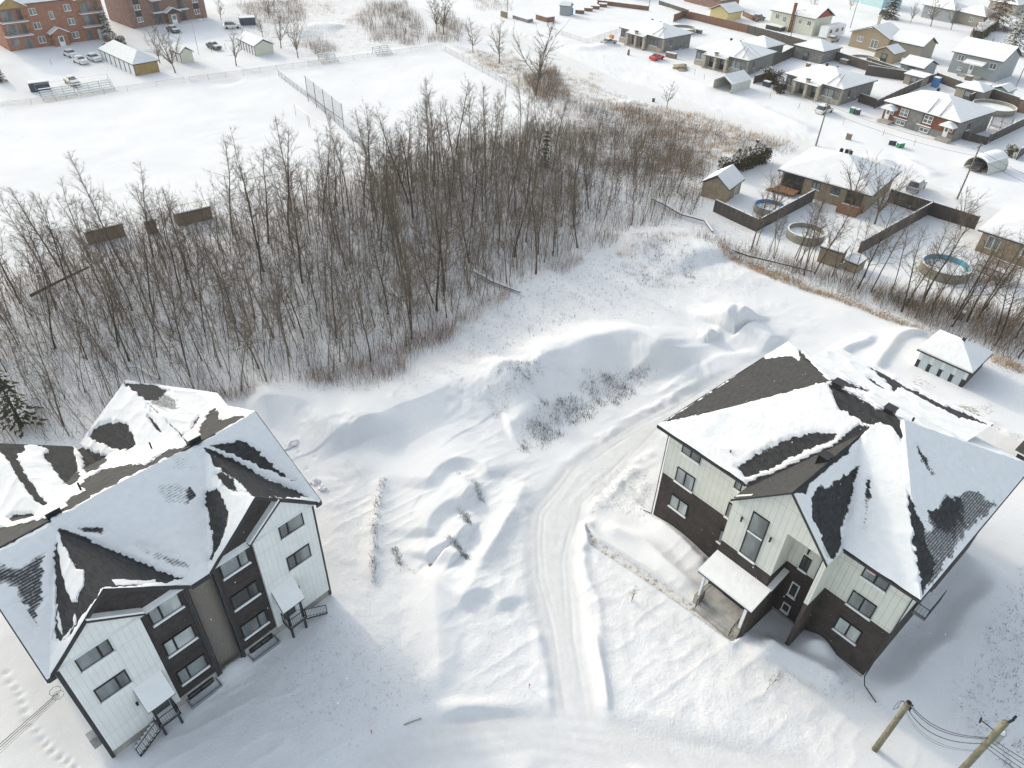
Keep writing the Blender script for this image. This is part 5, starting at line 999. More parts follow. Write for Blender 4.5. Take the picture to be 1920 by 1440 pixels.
# pools
for p, r, h, m, lb in (((1440, 398), 2.2, 1.1, 'pool_blue', 'round above ground pool with a bright blue rim beside the gabled shed'), ((1508, 447), 2.55, 1.25, 'pool_wall', 'round pool with a greenish wall and white rim behind the bare trees'), ((1768, 512), 3.0, 1.3, 'pool_teal', 'round pool with a teal liner joined to the lattice deck'), ((1860, 208), 4.2, 1.2, 'pool_wall', 'round snowy pool behind the split level brick house'), ((1618, 118), 3.6, 1.1, 'pool_wall', 'wide snowy pool rim beside the tan gabled shed'), ((1280, 60), 3.4, 1.2, 'pool_wall', 'snowy round pool behind the farthest pillared bungalow')):
    t = thing('swimming_pool', lb, 'pool', G(*p), 0, 'round garden pools'); n = 36; mb = MB(); V = []
    for rr, z in ((r, -.1), (r, h), (r-.16, h), (r-.16, .55)): V += [(rr*math.cos(2*math.pi*i/n), rr*math.sin(2*math.pi*i/n), z) for i in range(n)]
    mb.add(V, [(k*n+i, k*n+(i+1) % n, (k+1)*n+(i+1) % n, (k+1)*n+i) for k in (0,) for i in range(n)]); mb.build('pool_wall', 'pool_wall', t)
    mb = MB(); mb.add(V, [(2*n+i, 2*n+(i+1) % n, 3*n+(i+1) % n, 3*n+i) for i in range(n)]); mb.build('liner', m, t); mb = MB(); q = [(x, y, z+.01) for x, y, z in V[n:3*n]]; q2 = [(x, y, z+.06) for x, y, z in q]
    mb.add(q+q2, [(i, (i+1) % n, n+(i+1) % n, n+i) for i in range(n)]+[(2*n+i, 3*n+i, 3*n+(i+1) % n, 2*n+(i+1) % n) for i in range(n)]+[(i, 2*n+i, 2*n+(i+1) % n, (i+1) % n) for i in range(n)]); mb.build('rim', 'snow' if m != 'pool_blue' else 'pool_blue', t)
    MB().cyl((0, 0), r-.17, .3, .6, 36).build('pool_snow', 'snow', t)
A = G(1822, 520); t = thing('wooden_deck', 'brown raised deck with pale lattice panels between pool and tan bungalow', 'deck', A, R(-50)); MB().box(0, 3.6, 0, 3.2, 1.0, 1.15).build('deck_floor', 'deck_wood', t); MB().box(.05, 3.55, .05, 3.15, 1.153, 1.28).build('deck_snow', 'snow', t)
for p in ((0, 3.6, -.04, -.02), (0, 3.6, 3.22, 3.24)): MB().box(p[0], p[1], p[2], p[3], 1.1, 2.0).build('lattice', 'lattice', t)
b = MB(); b.box(0, 3.6, -.08, .0, 1.97, 2.05); b.box(0, 3.6, 3.2, 3.28, 1.97, 2.05); b.box(3.6, 3.68, 0, 3.2, 1.97, 2.05)
for u in (0, 1.8, 3.5): b.box(u, u+.1, -.02, .08, -.2, 2.0); b.box(u, u+.1, 3.12, 3.22, -.2, 2.0)
b.build('deck_railing', 'deck_wood', t); b = MB()
for i in range(4): b.box(.3, 1.5, 3.3+i*.3, 3.6+i*.3, -.1, 1.0-i*.22)
b.build('deck_stair', 'deck_wood', t)
# small yard things
def bx(name, lb, cat, p, s, m, rz=-50, snow=True, grp=None, parts=None):
    t = thing(name, lb, cat, G(*p), R(rz), grp); a, b_, c = s; o = MB().box(-a/2, a/2, -b_/2, b_/2, -.1, c).build('body', m, t)
    MB().box(-a/2-.03, a/2+.03, -b_/2-.03, b_/2+.03, c+.002, c+.06).build('lid', m, t)
    if snow: MB().box(-a/2, a/2, -b_/2, b_/2, c+.062, c+.2).build('snow_cap', 'snow', t)
    return t
bx('dumpster', 'dark dumpster with a snowy lid left of the bleachers', 'dumpster', (76, 168), (3.6, 1.8, 1.5), 'navy', 35); bx('dumpster', 'dark blue bin shed beside the snow buried car at the top', 'dumpster', (465, 46), (4.0, 2.4, 1.8), 'navy', 25)
for p, lb in (((1087, 25), 'farthest left red planter box, nearest the grey hut'), ((1103, 21), 'second red planter box from the grey hut'), ((1116, 17), 'third red planter box from the grey hut'), ((1130, 13), 'farthest right red planter box of the row')): bx('planter_box', lb, 'planter box', p, (2.6, 1.6, .9), 'fence_brown', -10, grp='red planter boxes in a row')
house('garden_hut', 'tall grey hut with a dark door left of the red planter boxes', 'hut', (1049, 28), (1062, 30), 2.5, 2.6, 'gable', .8, 'grey_lap', rz=-20, oh=.2, w_=3.2)
bx('barrel', 'bright blue barrel beside the tall grey hut', 'barrel', (1070, 27), (1.0, 1.0, 1.7), 'bluep', snow=False); bx('wheelie_bin', 'green wheelie bin lying by the street in front of the brick house', 'bin', (1687, 277), (1.2, .7, .8), 'green', 20); bx('wheelie_bin', 'navy wheelie bin lying by the street in front of the brick house', 'bin', (1672, 272), (1.2, .7, .8), 'navy', -20)
bx('wheelie_bin', 'green bin beside the white car and the lamp pole', 'bin', (1597, 213), (.9, .8, 1.1), 'green'); bx('wheelie_bin', 'dark bin next to the green bin by the lamp pole', 'bin', (1606, 216), (.9, .8, 1.1), 'navy'); bx('wheelie_bin', 'dark bins beside the cedar hedge and the white car tent', 'bin', (1437, 163), (1.6, .9, 1.1), 'navy')
bx('storage_box', 'brown box beside the red car', 'box', (1258, 108), (2.8, .9, 1.0), 'wood', -40); bx('snow_blower', 'orange and black snow blower behind the silver car', 'snow blower', (1146, 74), (1.0, .9, 1.1), 'orange', snow=False)
A = G(1178, 103); t = thing('statue', 'dark garden statue with a snow cap before the farthest pillared bungalow', 'statue', A); MB().tube((0, 0, 0), (0, 0, 1.3), .35, .25, 8).build('pedestal', 'wood', t); MB().tube((0, 0, 1.3), (0, 0, 1.7), .35, .3, 8).build('snow_cap', 'snow', t)
A = G(1872, 244); t = thing('trampoline', 'snowy trampoline with a dark safety net beside the slanted grey fence', 'trampoline', A); MB().cyl((0, 0), 1.9, .8, .95, 20).build('mat', 'snow', t); mb = MB(); n = 12
for i in range(n): c0, c1 = 2*math.pi*i/n, 2*math.pi*(i+1)/n; mb.face((1.9*math.cos(c0), 1.9*math.sin(c0), .95), (1.9*math.cos(c1), 1.9*math.sin(c1), .95), (1.9*math.cos(c1), 1.9*math.sin(c1), 2.6), (1.9*math.cos(c0), 1.9*math.sin(c0), 2.6))
mb.build('safety_net', 'net', t)
for i in range(6): c0 = 2*math.pi*i/6; MB().tube((1.95*math.cos(c0), 1.95*math.sin(c0), 0), (1.95*math.cos(c0), 1.95*math.sin(c0), 2.6), .04, n=5).build('leg', 'black', t)
# boulders and rubble
def rock(lb, p, r, sq=(1, 1, .7), seed=0, m='grey_rock', snow=True):
    x, y = G(*p)[:2]; t = thing('boulder', lb, 'boulder', (x, y, gz(x, y)-.1), random.random()*3, 'boulders near the houses'); bm = bmesh.new(); bmesh.ops.create_icosphere(bm, subdivisions=3, radius=r)
    for v in bm.verts:
        n = v.co.normalized(); k = 1+.35*(vn(n.x*2+n.z, n.y*2-n.z, .8, seed)-.5)*2; v.co = Vector((v.co.x*k*sq[0], v.co.y*k*sq[1], v.co.z*k*sq[2]))
    me = bpy.data.meshes.new('stone'); bm.to_mesh(me); me.materials.append(M[m]); link(bpy.data.objects.new('stone', me), t)
    if snow:
        for v in bm.verts: v.co = v.co*1.03+Vector((0, 0, .06 if v.co.z > -r else 0))
        bmesh.ops.delete(bm, geom=[v for v in bm.verts if v.co.z < r*sq[2]*.25], context='VERTS'); me = bpy.data.meshes.new('snow_cap'); bm.to_mesh(me); me.materials.append(M['snow']); link(bpy.data.objects.new('snow_cap', me), t)
    bm.free(); return t
rock('tan boulder under thick snow behind the lower left house', (547, 836), .62, (1.2, .7, .6), 1); rock('brown lump at the corner of the left house roof, first of two', (592, 905), .45, (1, 1, .7), 2); rock('brown lump beside the house corner, nearest the wall', (605, 918), .35, (1, 1, .8), 3)
rock('small dark stone on the drift between house and drive', (808, 1062), .22, (1, 1, .8), 4, snow=False); rock('grey rubble heap with thin snow between two pillared bungalows', (1278, 128), 2.4, (1.3, .8, .35), 6, snow=False)
x, y = G(770, 1354)[:2]
t = thing('kerb_edge', 'bare dark strip of kerb at the left of the drive mouth', 'kerb', (x, y, gz(x, y)+.03), ang(G(764, 1357), G(800, 1344))); MB().box(-.45, .7, -.045, .045, -.1, .015).build('kerb_stone', 'concrete', t)
for p, lb in (((697, 1376), 'small pink marker stake on the snow at the bottom'), ((992, 1290), 'small pink marker beside the drive')):
    x, y = G(*p)[:2]; t = thing('marker_stake', lb, 'stake', (x, y, gz(x, y)), 0, 'pink marker stakes'); MB().tube((0, 0, 0), (0, 0, .5), .018, n=5).build('stake', 'wood', t); MB().box(-.03, .05, -.02, .02, .32, .52).build('ribbon', 'pink', t)
# snow markers and thin stakes along the street
for p in ((1170, 88), (1302, 140), (1320, 150), (1387, 170), (1443, 185), (1497, 205), (1580, 235), (1655, 255), (1713, 274), (1882, 322), (1682, 326), (1247, 100), (97, 122), (397, 98), (423, 92)):
    x, y = G(*p)[:2]; t = thing('snow_marker', 'thin dark snow marker stake standing by a street or lot edge', 'stake', (x, y, 0), 0, 'snow marker stakes along the kerbs'); MB().tube((0, 0, -.1), (0, 0, 1.3), .035, n=5).build('stake', 'black', t); MB().tube((0, 0, 1.0), (0, 0, 1.15), .045, n=5).build('band', 'orange', t)

A, a, ww = place((1893, 874), (1960, 912)); t = thing('storage_garage', 'low building with a bare dark shingle roof cut by the right frame edge', 'garage', A, a); MB().box(0, ww, 0, 4, -.2, 1.9).build('wall', 'dark_brick', t)
MB().slab([(-.3, -.3, 1.9), (-.3, 2, 2.9), (-.3, 4.3, 1.9)], (ww+.6, 0, 0)).build('roof', plain('bare_shingle', (.075, .068, .062), .9, .3, 5, bump=.3), t); MB().box(-.32, ww, -.34, -.28, 1.84, 1.95).build('gutter', 'white_trim', t)
x, y = G(1617, 1275)[:2]
# more of the clutter in the yards and along the street
for p, s, m, lb, cat in (((1590, 262), (.9, .5, 1.1), 'wood', 'small brown box on the snow bank in front of the brick house', 'box'), ((1235, 66), (1.8, .9, .8), 'dark_trim', 'dark snowy bench behind the farthest pillared bungalow', 'bench'), ((1310, 62), (1.6, 1.0, .8), 'wood', 'snowy garden table left of the middle bungalow back yard', 'table'),
    ((1700, 128), (1.2, 1.0, .8), 'wood', 'snow heaped garden chair beside the tan gabled shed', 'chair'), ((1763, 150), (1.6, 1.2, .8), 'dark_trim', 'snow covered grill in the yard behind the brick house', 'grill'), ((1752, 163), (1.3, 1.3, 2.0), 'bluep', 'blue and red play tower in the yard behind the brick house', 'play tower'),
    ((1815, 150), (1.4, 1.0, .9), 'wood', 'snow covered table under the grey clapboard house', 'table'), ((1850, 168), (1.2, 1.2, 1.0), 'grey_metal', 'round snowy heat pump by the grey clapboard house', 'heat pump'), ((1640, 93), (2.2, 1.0, .8), 'dark_trim', 'dark snowy patio set before the tan front gabled house', 'patio set'),
    ((1800, 598), (.5, .5, .9), 'grey_brick', 'small snow capped garden pagoda below the teal pool', 'garden ornament'), ((1372, 168), (.5, .5, .7), 'dark_trim', 'dark post stub in front of the gabled car tent', 'post'), ((1420, 268), (.6, .4, .5), 'dark_trim', 'little dark utility box at the street meadow edge', 'utility box'),
    ((1583, 120), (2.0, 1.6, 1.0), 'wood', 'low brown deck with snow behind the grey hip roofed garage', 'deck'), ((1515, 125), (1.0, .6, .7), 'wood', 'brown crate in the yard of the nearest pillared bungalow', 'crate'), ((1225, 190), (.4, .4, .6), 'dark_trim', 'small dark stump by the street bank', 'stump'), ((980, 38), (7, 2, .8), 'grey_brick', 'long heap of grey blocks with snow near the garden fence', 'block heap'), ((945, 33), (3.0, .3, 1.6), 'wood', 'plain brown board sign standing by the side road', 'sign'), ((1022, 38), (5, 3, 1.2), 'fence_brown', 'brown timber pile beside the tall grey hut', 'timber pile')):
    bx(cat.replace(' ', '_'), lb, cat, p, s, m)
fence('low dark garden wall at the top right of the planter boxes', [(1235, 8), (1290, 26)], 1.0, cap=False); fence('reddish board fence stub right of the yellow shed', [(1392, 30), (1420, 42)], 1.2, 'fence_brown', False)
fence('long dark board fence between the middle and nearest pillared bungalows', [(1445, 125), (1500, 100)], 1.8, cap=False); fence('grey board fence below the grey clapboard house', [(1795, 168), (1850, 182)], 1.6); fence('dark board fence between tan gabled shed and grey garages', [(1622, 122), (1690, 146)], 1.7)
fence('dark yard fence left of the nearest pillared bungalow', [(1412, 158), (1440, 150)], 1.6)
for p, q in (((1120, 140), 0),):
    pass
for (fl, fr, d, ez, h, wl, lb) in (((1120, -14), (1180, -2), 8, 3.2, 2.0, 'cream_lap', 'pale house mostly above the top frame edge near the planter boxes'), ((1510, -22), (1570, -8), 8, 3.4, 2.0, 'white_lap', 'white house mostly above the top frame edge, left of the light blue house'), ((1690, -14), (1740, -4), 8, 3.2, 2.0, 'tan_lap', 'tan house mostly above the top frame edge, right of the light blue house'), ((1850, 20), (1900, 30), 8, 3.2, 2.0, 'greige_lap', 'greige house half hidden by the rust brown tree')):
    house('house', lb, 'house', fl, fr, d, ez, 'hip', h, wl, wins=[('f', 2, 3.2, 1.3, 2.5)])
# ================================================================ TREES AND UNDERGROWTH
class TB:
    """tapering tubes along polylines, and hair-thin twigs as slim triangles"""
    def __init__(s): s.v = []; s.f = []
    def tube(s, pts, rad, n=5):
        k0 = len(s.v); L2 = len(pts)
        for i, (p, r) in enumerate(zip(pts, rad)):
            d = (pts[min(i+1, L2-1)]-pts[max(i-1, 0)]).normalized(); x = d.cross(Vector((.31, .95, .05))); x = x.normalized() if x.length > .05 else Vector((1, 0, 0)); y = d.cross(x)
            for j in range(n): a = 2*math.pi*j/n; s.v.append(p+x*(math.cos(a)*r)+y*(math.sin(a)*r))
        for i in range(L2-1):
            for j in range(n): a, b = k0+i*n+j, k0+i*n+(j+1) % n; s.f += [(a, b, b+n), (a, b+n, a+n)]
    def twig(s, p, d, w):
        k = len(s.v); x = d.cross(Vector((random.random()-.5, random.random()-.5, random.random()-.5))).normalized()*w; s.v += [p-x, p+x, p+d]; s.f.append((k, k+1, k+2))
    def mesh(s, name, m):
        me = bpy.data.meshes.new(name); me.from_pydata([tuple(v) for v in s.v], [], s.f); me.update(); me.materials.append(M[m]); return me
def rv(a): return Vector((random.uniform(-a, a), random.uniform(-a, a), random.uniform(-a, a)))
def gen_tree(seed, H, r0, spread, bstart, nb, m='bark', tw=1.0, lean=.03, fork=False, ww=.012, m2='twig'):
    random.seed(seed); T = TB(); C = TB(); n = 12; p = Vector((0, 0, -.3)); d = Vector((random.uniform(-lean, lean), random.uniform(-lean, lean), 1)).normalized(); pts = [p.copy()]; st = (H+.3)/n
    for i in range(n): d = (d+rv(.06)).normalized(); d.z = abs(d.z); p = p+d*st; pts.append(p.copy())
    rad = [r0*(1-.86*i/n)*(1.25 if i == 0 else 1) for i in range(n+1)]; T.tube(pts, rad, 6)
    def at(t): f = t*n; i = min(int(f), n-1); return pts[i].lerp(pts[i+1], f-i), rad[i]
    def branch(p, d, L_, r, lev):
        k = 5 if lev == 0 else 3; q = [p.copy()]; dd = d.copy()
        for i in range(k): dd = (dd+rv(.2)+Vector((0, 0, .07))).normalized(); p = p+dd*(L_/k); q.append(p.copy())
        C.tube(q, [max(r*(1-.85*i/k), .006) for i in range(k+1)], 4 if lev == 0 else 3)
        m_ = int((7 if lev == 0 else 4)*tw)
        if lev < 1:
            for j in range(int(3+L_*1.3)):
                i = random.randint(1, k); s_ = (q[i]-q[i-1]).normalized(); nd = (s_+rv(.95)+Vector((0, 0, .03))).normalized(); branch(q[i-1].lerp(q[i], random.random()), nd, L_*random.uniform(.25, .5), r*.42, lev+1)
        for j in range(int(m_*(1+L_))):
            i = random.randint(1, k); s_ = (q[i]-q[i-1]).normalized(); b_ = q[i-1].lerp(q[i], random.random()); C.twig(b_, (s_+rv(.8)+Vector((0, 0, .15))).normalized()*random.uniform(.25, .8), ww)
    for b in range(nb):
        t = bstart+(1-bstart)*(b+random.random())/nb*.97; p, r = at(t); a = random.uniform(0, 6.283); el = random.uniform(.2, .85)+t*.25
        branch(p, Vector((math.cos(a)*math.cos(el), math.sin(a)*math.cos(el), math.sin(el))), H*spread*(1.15-t*.85)*random.uniform(.7, 1.3), max(r*.45, .014), 0)
    if fork:
        for a in fork: branch(at(.22)[0], Vector((math.cos(a)*.5, math.sin(a)*.5, .85)).normalized(), H*.72, r0*.6, 0)
    for j in range(int(14*tw)): C.twig(pts[-1], (rv(.5)+Vector((0, 0, .8))).normalized()*random.uniform(.3, 1.0), ww)
    return T.mesh('trunk', m), C.mesh('crown', m2)
VAR = [gen_tree(100+i, 14.0, rr*.82, sp*1.35, bs*.9, int(nb*1.25), mm, tw*1.4, ww=.006, lean=.07) for i, (rr, sp, bs, nb, mm, tw) in enumerate((
    (.15, .17, .38, 20, 'bark', 1), (.13, .14, .45, 16, 'bark', .9), (.17, .19, .33, 24, 'bark', 1.1), (.12, .15, .5, 15, 'bark_pale', .9), (.16, .22, .30, 22, 'bark_dark', 1.1),
    (.10, .12, .5, 13, 'bark', .8), (.14, .17, .4, 18, 'bark_pale', 1), (.13, .20, .35, 20, 'bark', 1.1), (.18, .2, .42, 20, 'bark_dark', 1), (.11, .15, .42, 15, 'bark', 1)))]
def plant_tree(var, x, y, s, rz, lb, grp, cat='tree', name='bare_tree', z=None, tilt=0, sx=1.0):
    t = thing(name, lb, cat, (x, y, gz(x, y) if z is None else z), rz, grp); t.scale = (s*sx, s*sx, s)
    if tilt: t.rotation_euler = (tilt*math.cos(rz), tilt*math.sin(rz), rz)
    for me in VAR[var] if isinstance(var, int) else var: link(bpy.data.objects.new(me.name.split('.')[0], me), t)
    return t
rs = np.random.default_rng(21)
def sample(poly_px, n, mind=1.0, dens=None, mx=60000):
    P2 = Gp(poly_px) if not isinstance(poly_px[0][0], np.floating) else poly_px; xs = [p[0] for p in P2]; ys = [p[1] for p in P2]; out = []; cand = rs.random((mx, 2))*[max(xs)-min(xs), max(ys)-min(ys)]+[min(xs), min(ys)]
    ins = sdist(cand[:, 0], cand[:, 1], P2) > 0; cand = cand[ins]
    if dens is not None: cand = cand[rs.random(len(cand)) < dens(cand)]
    if mind <= 0: return cand[:n]
    cell = {}
    for x, y in cand:
        k = (int(x/mind), int(y/mind)); ok = True
        for a in (-1, 0, 1):
            for b in (-1, 0, 1):
                for q in cell.get((k[0]+a, k[1]+b), ()):
                    if (q[0]-x)**2+(q[1]-y)**2 < mind*mind: ok = False
        if ok: cell.setdefault(k, []).append((x, y)); out.append((x, y))
        if len(out) >= n: break
    return np.array(out)
WOOD_PX = [(-90, 840), (-60, 570), (0, 530), (90, 500), (170, 475), (370, 440), (520, 395), (620, 350), (720, 315), (850, 285), (1010, 275), (1120, 300), (1250, 340), (1320, 400), (1230, 425), (1170, 440), (1060, 485), (960, 545), (870, 590), (815, 625), (700, 690), (590, 715), (470, 740), (240, 745), (130, 822), (0, 838)]
dn = lambda c: np.clip(.25+1.3*(fbm(c[:, 0], c[:, 1], 14, 2, 50)-.25), .1, 1)
tp = sample(WOOD_PX, 275, 1.7, dn)
front = lambda c: c
groups = [('slender bare grey tree standing in the dense wood', 'bare trees of the wood'), ('pale barked bare tree standing in the dense wood', 'pale barked trees of the wood'), ('dark barked bare tree standing in the dense wood', 'dark barked trees of the wood')]
for i, (x, y) in enumerate(tp):
    v = int(rs.integers(0, 10)); g = 1 if v in (3, 6) else 2 if v in (4, 8) else 0; pxy = PJ(np.array([x, y, 0.]))
    s = (rs.uniform(.5, .86) if rs.random() < .8 else rs.uniform(.85, 1.05))*(1.0 if pxy[0] < 1060 else .68); plant_tree(v, x, y, s, rs.uniform(0, 6.28), groups[g][0], groups[g][1], tilt=rs.uniform(0, .13), sx=rs.uniform(.8, 1.35))
yard = 'tall trees between the yards and the field'
for p, v, h, lb in (((1608, 541), 4, 12, 'tall dark tree left of three rising before the two snowy yards'), ((1633, 548), 1, 12.5, 'slim leaning tree, middle of three rising before the two snowy yards'), ((1670, 551), 9, 12, 'slim tree with a few brown leaves, right of three before the yards'), ((1730, 566), 8, 12.5, 'tall dark tree growing in front of the teal pool'),
    ((1493, 490), 1, 11, 'slim tree in the clump before the white rimmed pool, leftmost'), ((1500, 496), 5, 12, 'slim tree in the clump before the white rimmed pool, second'), ((1507, 516), 0, 12.5, 'tall tree in the clump before the white rimmed pool, third'), ((1527, 513), 2, 12, 'tall tree in the clump before the white rimmed pool, rightmost'),
    ((1408, 470), 2, 10, 'bare tree before the yard with the blue rimmed pool'), ((1418, 462), 7, 9.5, 'wide bare tree just outside the dark fence corner'), ((1813, 603), 8, 11, 'leaning dark tree behind the storage garage, leftmost'), ((1835, 593), 4, 12, 'leaning dark tree behind the storage garage, second'), ((1873, 636), 8, 10, 'dark tree behind the storage garage by the right edge'), ((1905, 600), 4, 11, 'thick dark tree leaning at the right frame edge'),
    ((1760, 590), 0, 9, 'bare tree among the brush behind the storage garage'), ((1700, 575), 7, 8, 'small spreading tree in the brush below the yards'), ((1575, 530), 5, 8, 'thin tree beside the two flat roofed sheds'), ((1450, 485), 6, 9, 'pale thin tree below the yard with the blue rimmed pool')):
    x, y = G(*p)[:2]; plant_tree(v, x, y, h/14, rs.uniform(0, 6), lb, yard, tilt=.05)
bp = sample([(1680, 560), (1790, 560), (1930, 590), (1930, 680), (1870, 660), (1760, 615), (1680, 585)], 16, 1.6)
for i, (x, y) in enumerate(bp): plant_tree(int(rs.choice([4, 8, 0, 7])), x, y, rs.uniform(.5, .85), rs.uniform(0, 6.28), 'dark leaning tree in the brush behind the storage garage', 'leaning trees behind the storage garage', tilt=rs.uniform(.03, .16))
bp = sample([(1400, 455), (1500, 485), (1640, 525), (1640, 540), (1500, 505), (1400, 475)], 12, 1.5)
for i, (x, y) in enumerate(bp): plant_tree(int(rs.integers(0, 10)), x, y, rs.uniform(.4, .7), rs.uniform(0, 6.28), 'short thin tree in the ditch brush below the fenced yards', 'thin trees in the ditch below the yards', tilt=rs.uniform(.0, .1))
SPR = [gen_tree(200+i, 10.0, .16, .34, .18, 16, 'bark', 1.1, fork=fk, ww=.016) for i, fk in enumerate(((0.3, 2.2, 4.4), (1.0, 3.6), (.5, 2.6, 3.9, 5.4)))]
for p, v, h, lb in (((1103//1*1-98, 178), 0, 14, 'largest spreading bare tree, alone beside the street meadow'), ((936, 118), 1, 9.5, 'fan shaped bare tree left of the largest meadow tree'), ((887, 98), 1, 7.5, 'small bare tree by the far corner of the right field'), ((329, 137), 0, 9.5, 'forked bare tree between the gold brick garage and the beige shed'), ((300, 118), 2, 6.5, 'bare bushy tree just behind the forked tree'),
    ((443, 123), 1, 7.5, 'slim bare tree left of the long beige garage'), ((527, 90), 1, 8, 'bare tree right of the long beige garage'), ((559, 108), 2, 8, 'bare tree just left of the far bleachers'), ((493, 70), 1, 4.5, 'small bare tree behind the long beige garage'), ((818, 60), 2, 9, 'bare tree in the brown brush behind the far field corner, left'), ((832, 65), 0, 10, 'bare tree in the brown brush behind the far field corner, right'),
    ((1565, 345), 1, 6, 'bare tree rising in front of the tan bungalow roof'), ((1590, 395), 2, 8, 'branching tree by the brown back deck'), ((1640, 420), 2, 8.5, 'spreading bare tree by the dividing yard fence'), ((1800, 430), 0, 6, 'bare tree at the fence corner by the street'), ((1452, 400), 1, 6.5, 'thin bare tree beside the blue rimmed pool'),
    ((1745, 50), 0, 8, 'reddish bare tree in front of the pale grey house'), ((1783, 56), 1, 7, 'bare tree left of the clipped hedge at the top right'), ((1707, 43), 2, 5.5, 'rounded bare tree beside the evergreen at the top'), ((1525, 24), 1, 5, 'faint bare tree above the cream house'), ((1594, 18), 1, 5, 'bare tree near the light blue house'), ((1250, 200), 1, 5, 'scraggly bare tree in the street meadow'), ((505, 35), 2, 6, 'bare tree right of the dark brick block'), ((415, 38), 1, 6, 'bare tree at the corner of the dark brick block')):
    x, y = G(*p)[:2]; plant_tree(SPR[v], x, y, h/10, rs.uniform(0, 6), lb, 'single bare trees', z=0)
SAP = [gen_tree(300+i, 2.2, .022, .32, .3, 9, 'bark_dark', .5, ww=.004, lean=.1) for i in range(2)]
for p, v, s, lb in (((1437, 1294), 0, .95, 'leaning leafless sapling in the snow below the right house'), ((1184, 1128), 1, .7, 'small sapling tied between stakes beside the cleared path')):
    x, y = G(*p)[:2]; t = plant_tree(SAP[v], x, y, s, 1.0, lb, None, name='sapling', tilt=.12)
    if v:
        for dx in (-.12, .15): MB().tube((dx, 0, 0), (dx, 0, 1.35), .022, n=5).build('stake', 'wood', t)
def conifer(lb, p, H, r, m='needle', snow=.3, n=2600, name='conifer', grp='evergreens'):
    x, y = G(*p)[:2]; t = thing(name, lb, 'tree', (x, y, 0), 0, grp); MB().tube((0, 0, -.2), (0, 0, H*.95), .18, .03, 7).build('trunk', 'bark_dark', t); g = np.random.default_rng(int(p[0])); V = []; F = []; k = 0; Vs = []; Fs = []; ks = 0
    for i in range(n):
        h = g.random()**1.3; lay = math.floor(h*9)/9+g.random()*.05; a = g.random()*6.283; R1 = r*(1-lay)**.8*(.75+.25*math.sin(a*5+lay*30)); q = g.random()**.5*R1; c = np.array([math.cos(a)*q, math.sin(a)*q, H*(.12+.88*lay)-q*.35]); d = np.array([math.cos(a), math.sin(a), -.35])*.42; w_ = np.array([-math.sin(a), math.cos(a), g.uniform(-.4, .4)])*.16
        tri = [c-w_, c+w_, c+d*g.uniform(.7, 1.4)]
        if g.random() < snow: Vs += [v_+[0, 0, .04] for v_ in tri]; Fs.append((ks, ks+1, ks+2)); ks += 3
        else: V += tri; F.append((k, k+1, k+2)); k += 3
    np_mesh('foliage', V, F, m, t)
    if Fs: np_mesh('foliage_snow', Vs, Fs, 'snow', t)
conifer('small green conifer rising among the bare trees of the wood', (1022, 315), 6.5, 1.2, snow=.0, n=450); conifer('sparse green pine at the left frame edge of the wood', (42, 800), 8, 2.0, snow=.03, n=420); conifer('dark evergreen beside the pickup near the top frame edge', (1667, 35), 9, 3.2, snow=.05)
conifer('snow laden conifer at the right edge, the nearer', (1893, 102), 11, 4.5, 'needle', .5, 4200); conifer('snow laden conifer at the right edge, the farther', (1912, 60), 13, 5, 'needle', .35, 4200); conifer('rust brown leafed tree at the top right corner', (1862, 55), 14, 6.0, 'oak_leaf', .06, 5200, 'oak_tree'); conifer('dark green shrub tip at the left frame edge by the parking lot', (0, 152), 4, 1.5, snow=.1, n=600)
for i, (p, h) in enumerate((((197, 70), 8), ((203, 73), 7.5), ((209, 77), 7))): conifer(('slim snow flecked cypress by the orange brick block, farthest of three', 'slim snow flecked cypress by the orange brick block, middle of three', 'slim snow flecked cypress by the orange brick block, nearest of three')[i], p, h, 1.3, snow=.25, n=1100, grp='slim cypresses')
def hedge(lb, p, q, wd, H, m='hedge', snow=.12):
    A = G(*p); B2 = G(*q); L2 = float(np.hypot(*(B2-A)[:2])); t = thing('hedge', lb, 'hedge', A, ang(A, B2), 'hedges'); g = np.random.default_rng(int(p[0]+q[1])); MB().box(.5, L2-.5, -wd/2+.5, wd/2-.5, -.1, H-.6).build('stems', 'bark_dark', t)
    n = int(260*(L2*H*2+L2*wd)/4); u = g.random(n)*L2; v = (g.random(n)-.5)*wd; z = g.random(n)**.8*H; side = g.random(n); v = np.where(side < .6, np.sign(v)*wd/2*(.85+.3*g.random(n)), v); z = np.where(side >= .6, H*(.9+.2*g.random(n)), z); bul = .75+.5*vn(u, v*0, 1.6, 5); z = z*bul; v = v*bul; c = np.stack([u, v, z], -1); a = g.normal(size=(n, 3))*.17; b = g.normal(size=(n, 3))*.17; V = np.stack([c, c+a, c+b], 1).reshape(-1, 3); F = np.arange(3*n).reshape(-1, 3); s_ = (g.random(n) < snow*3) & (side >= .6)
    np_mesh('foliage', V, F[~s_], m, t); np_mesh('foliage_snow', V+[0, 0, .03], F[s_], 'snow', t)
hedge('dark cedar hedge slanting up beside the tan bungalow', (1352, 330), (1436, 300), 1.8, 2.4); hedge('brown hedge below the cypresses by the parking lot', (210, 84), (228, 95), 2.2, 2.2, 'brush'); hedge('olive cedar hedge between two pillared bungalows', (1428, 155), (1462, 160), 1.6, 2.8); hedge('dark clipped shrub at the corner of the nearest pillared bungalow', (1455, 168), (1464, 178), 1.4, 2.4, 'bark_dark'); hedge('thick clipped hedge with a snowy top at the top right', (1828, 75), (1856, 55), 2.6, 2.6, 'hedge', .3)
hedge('dark spiky shrubs by the round topped car tent', (1885, 290), (1900, 296), 1.2, 1.6)
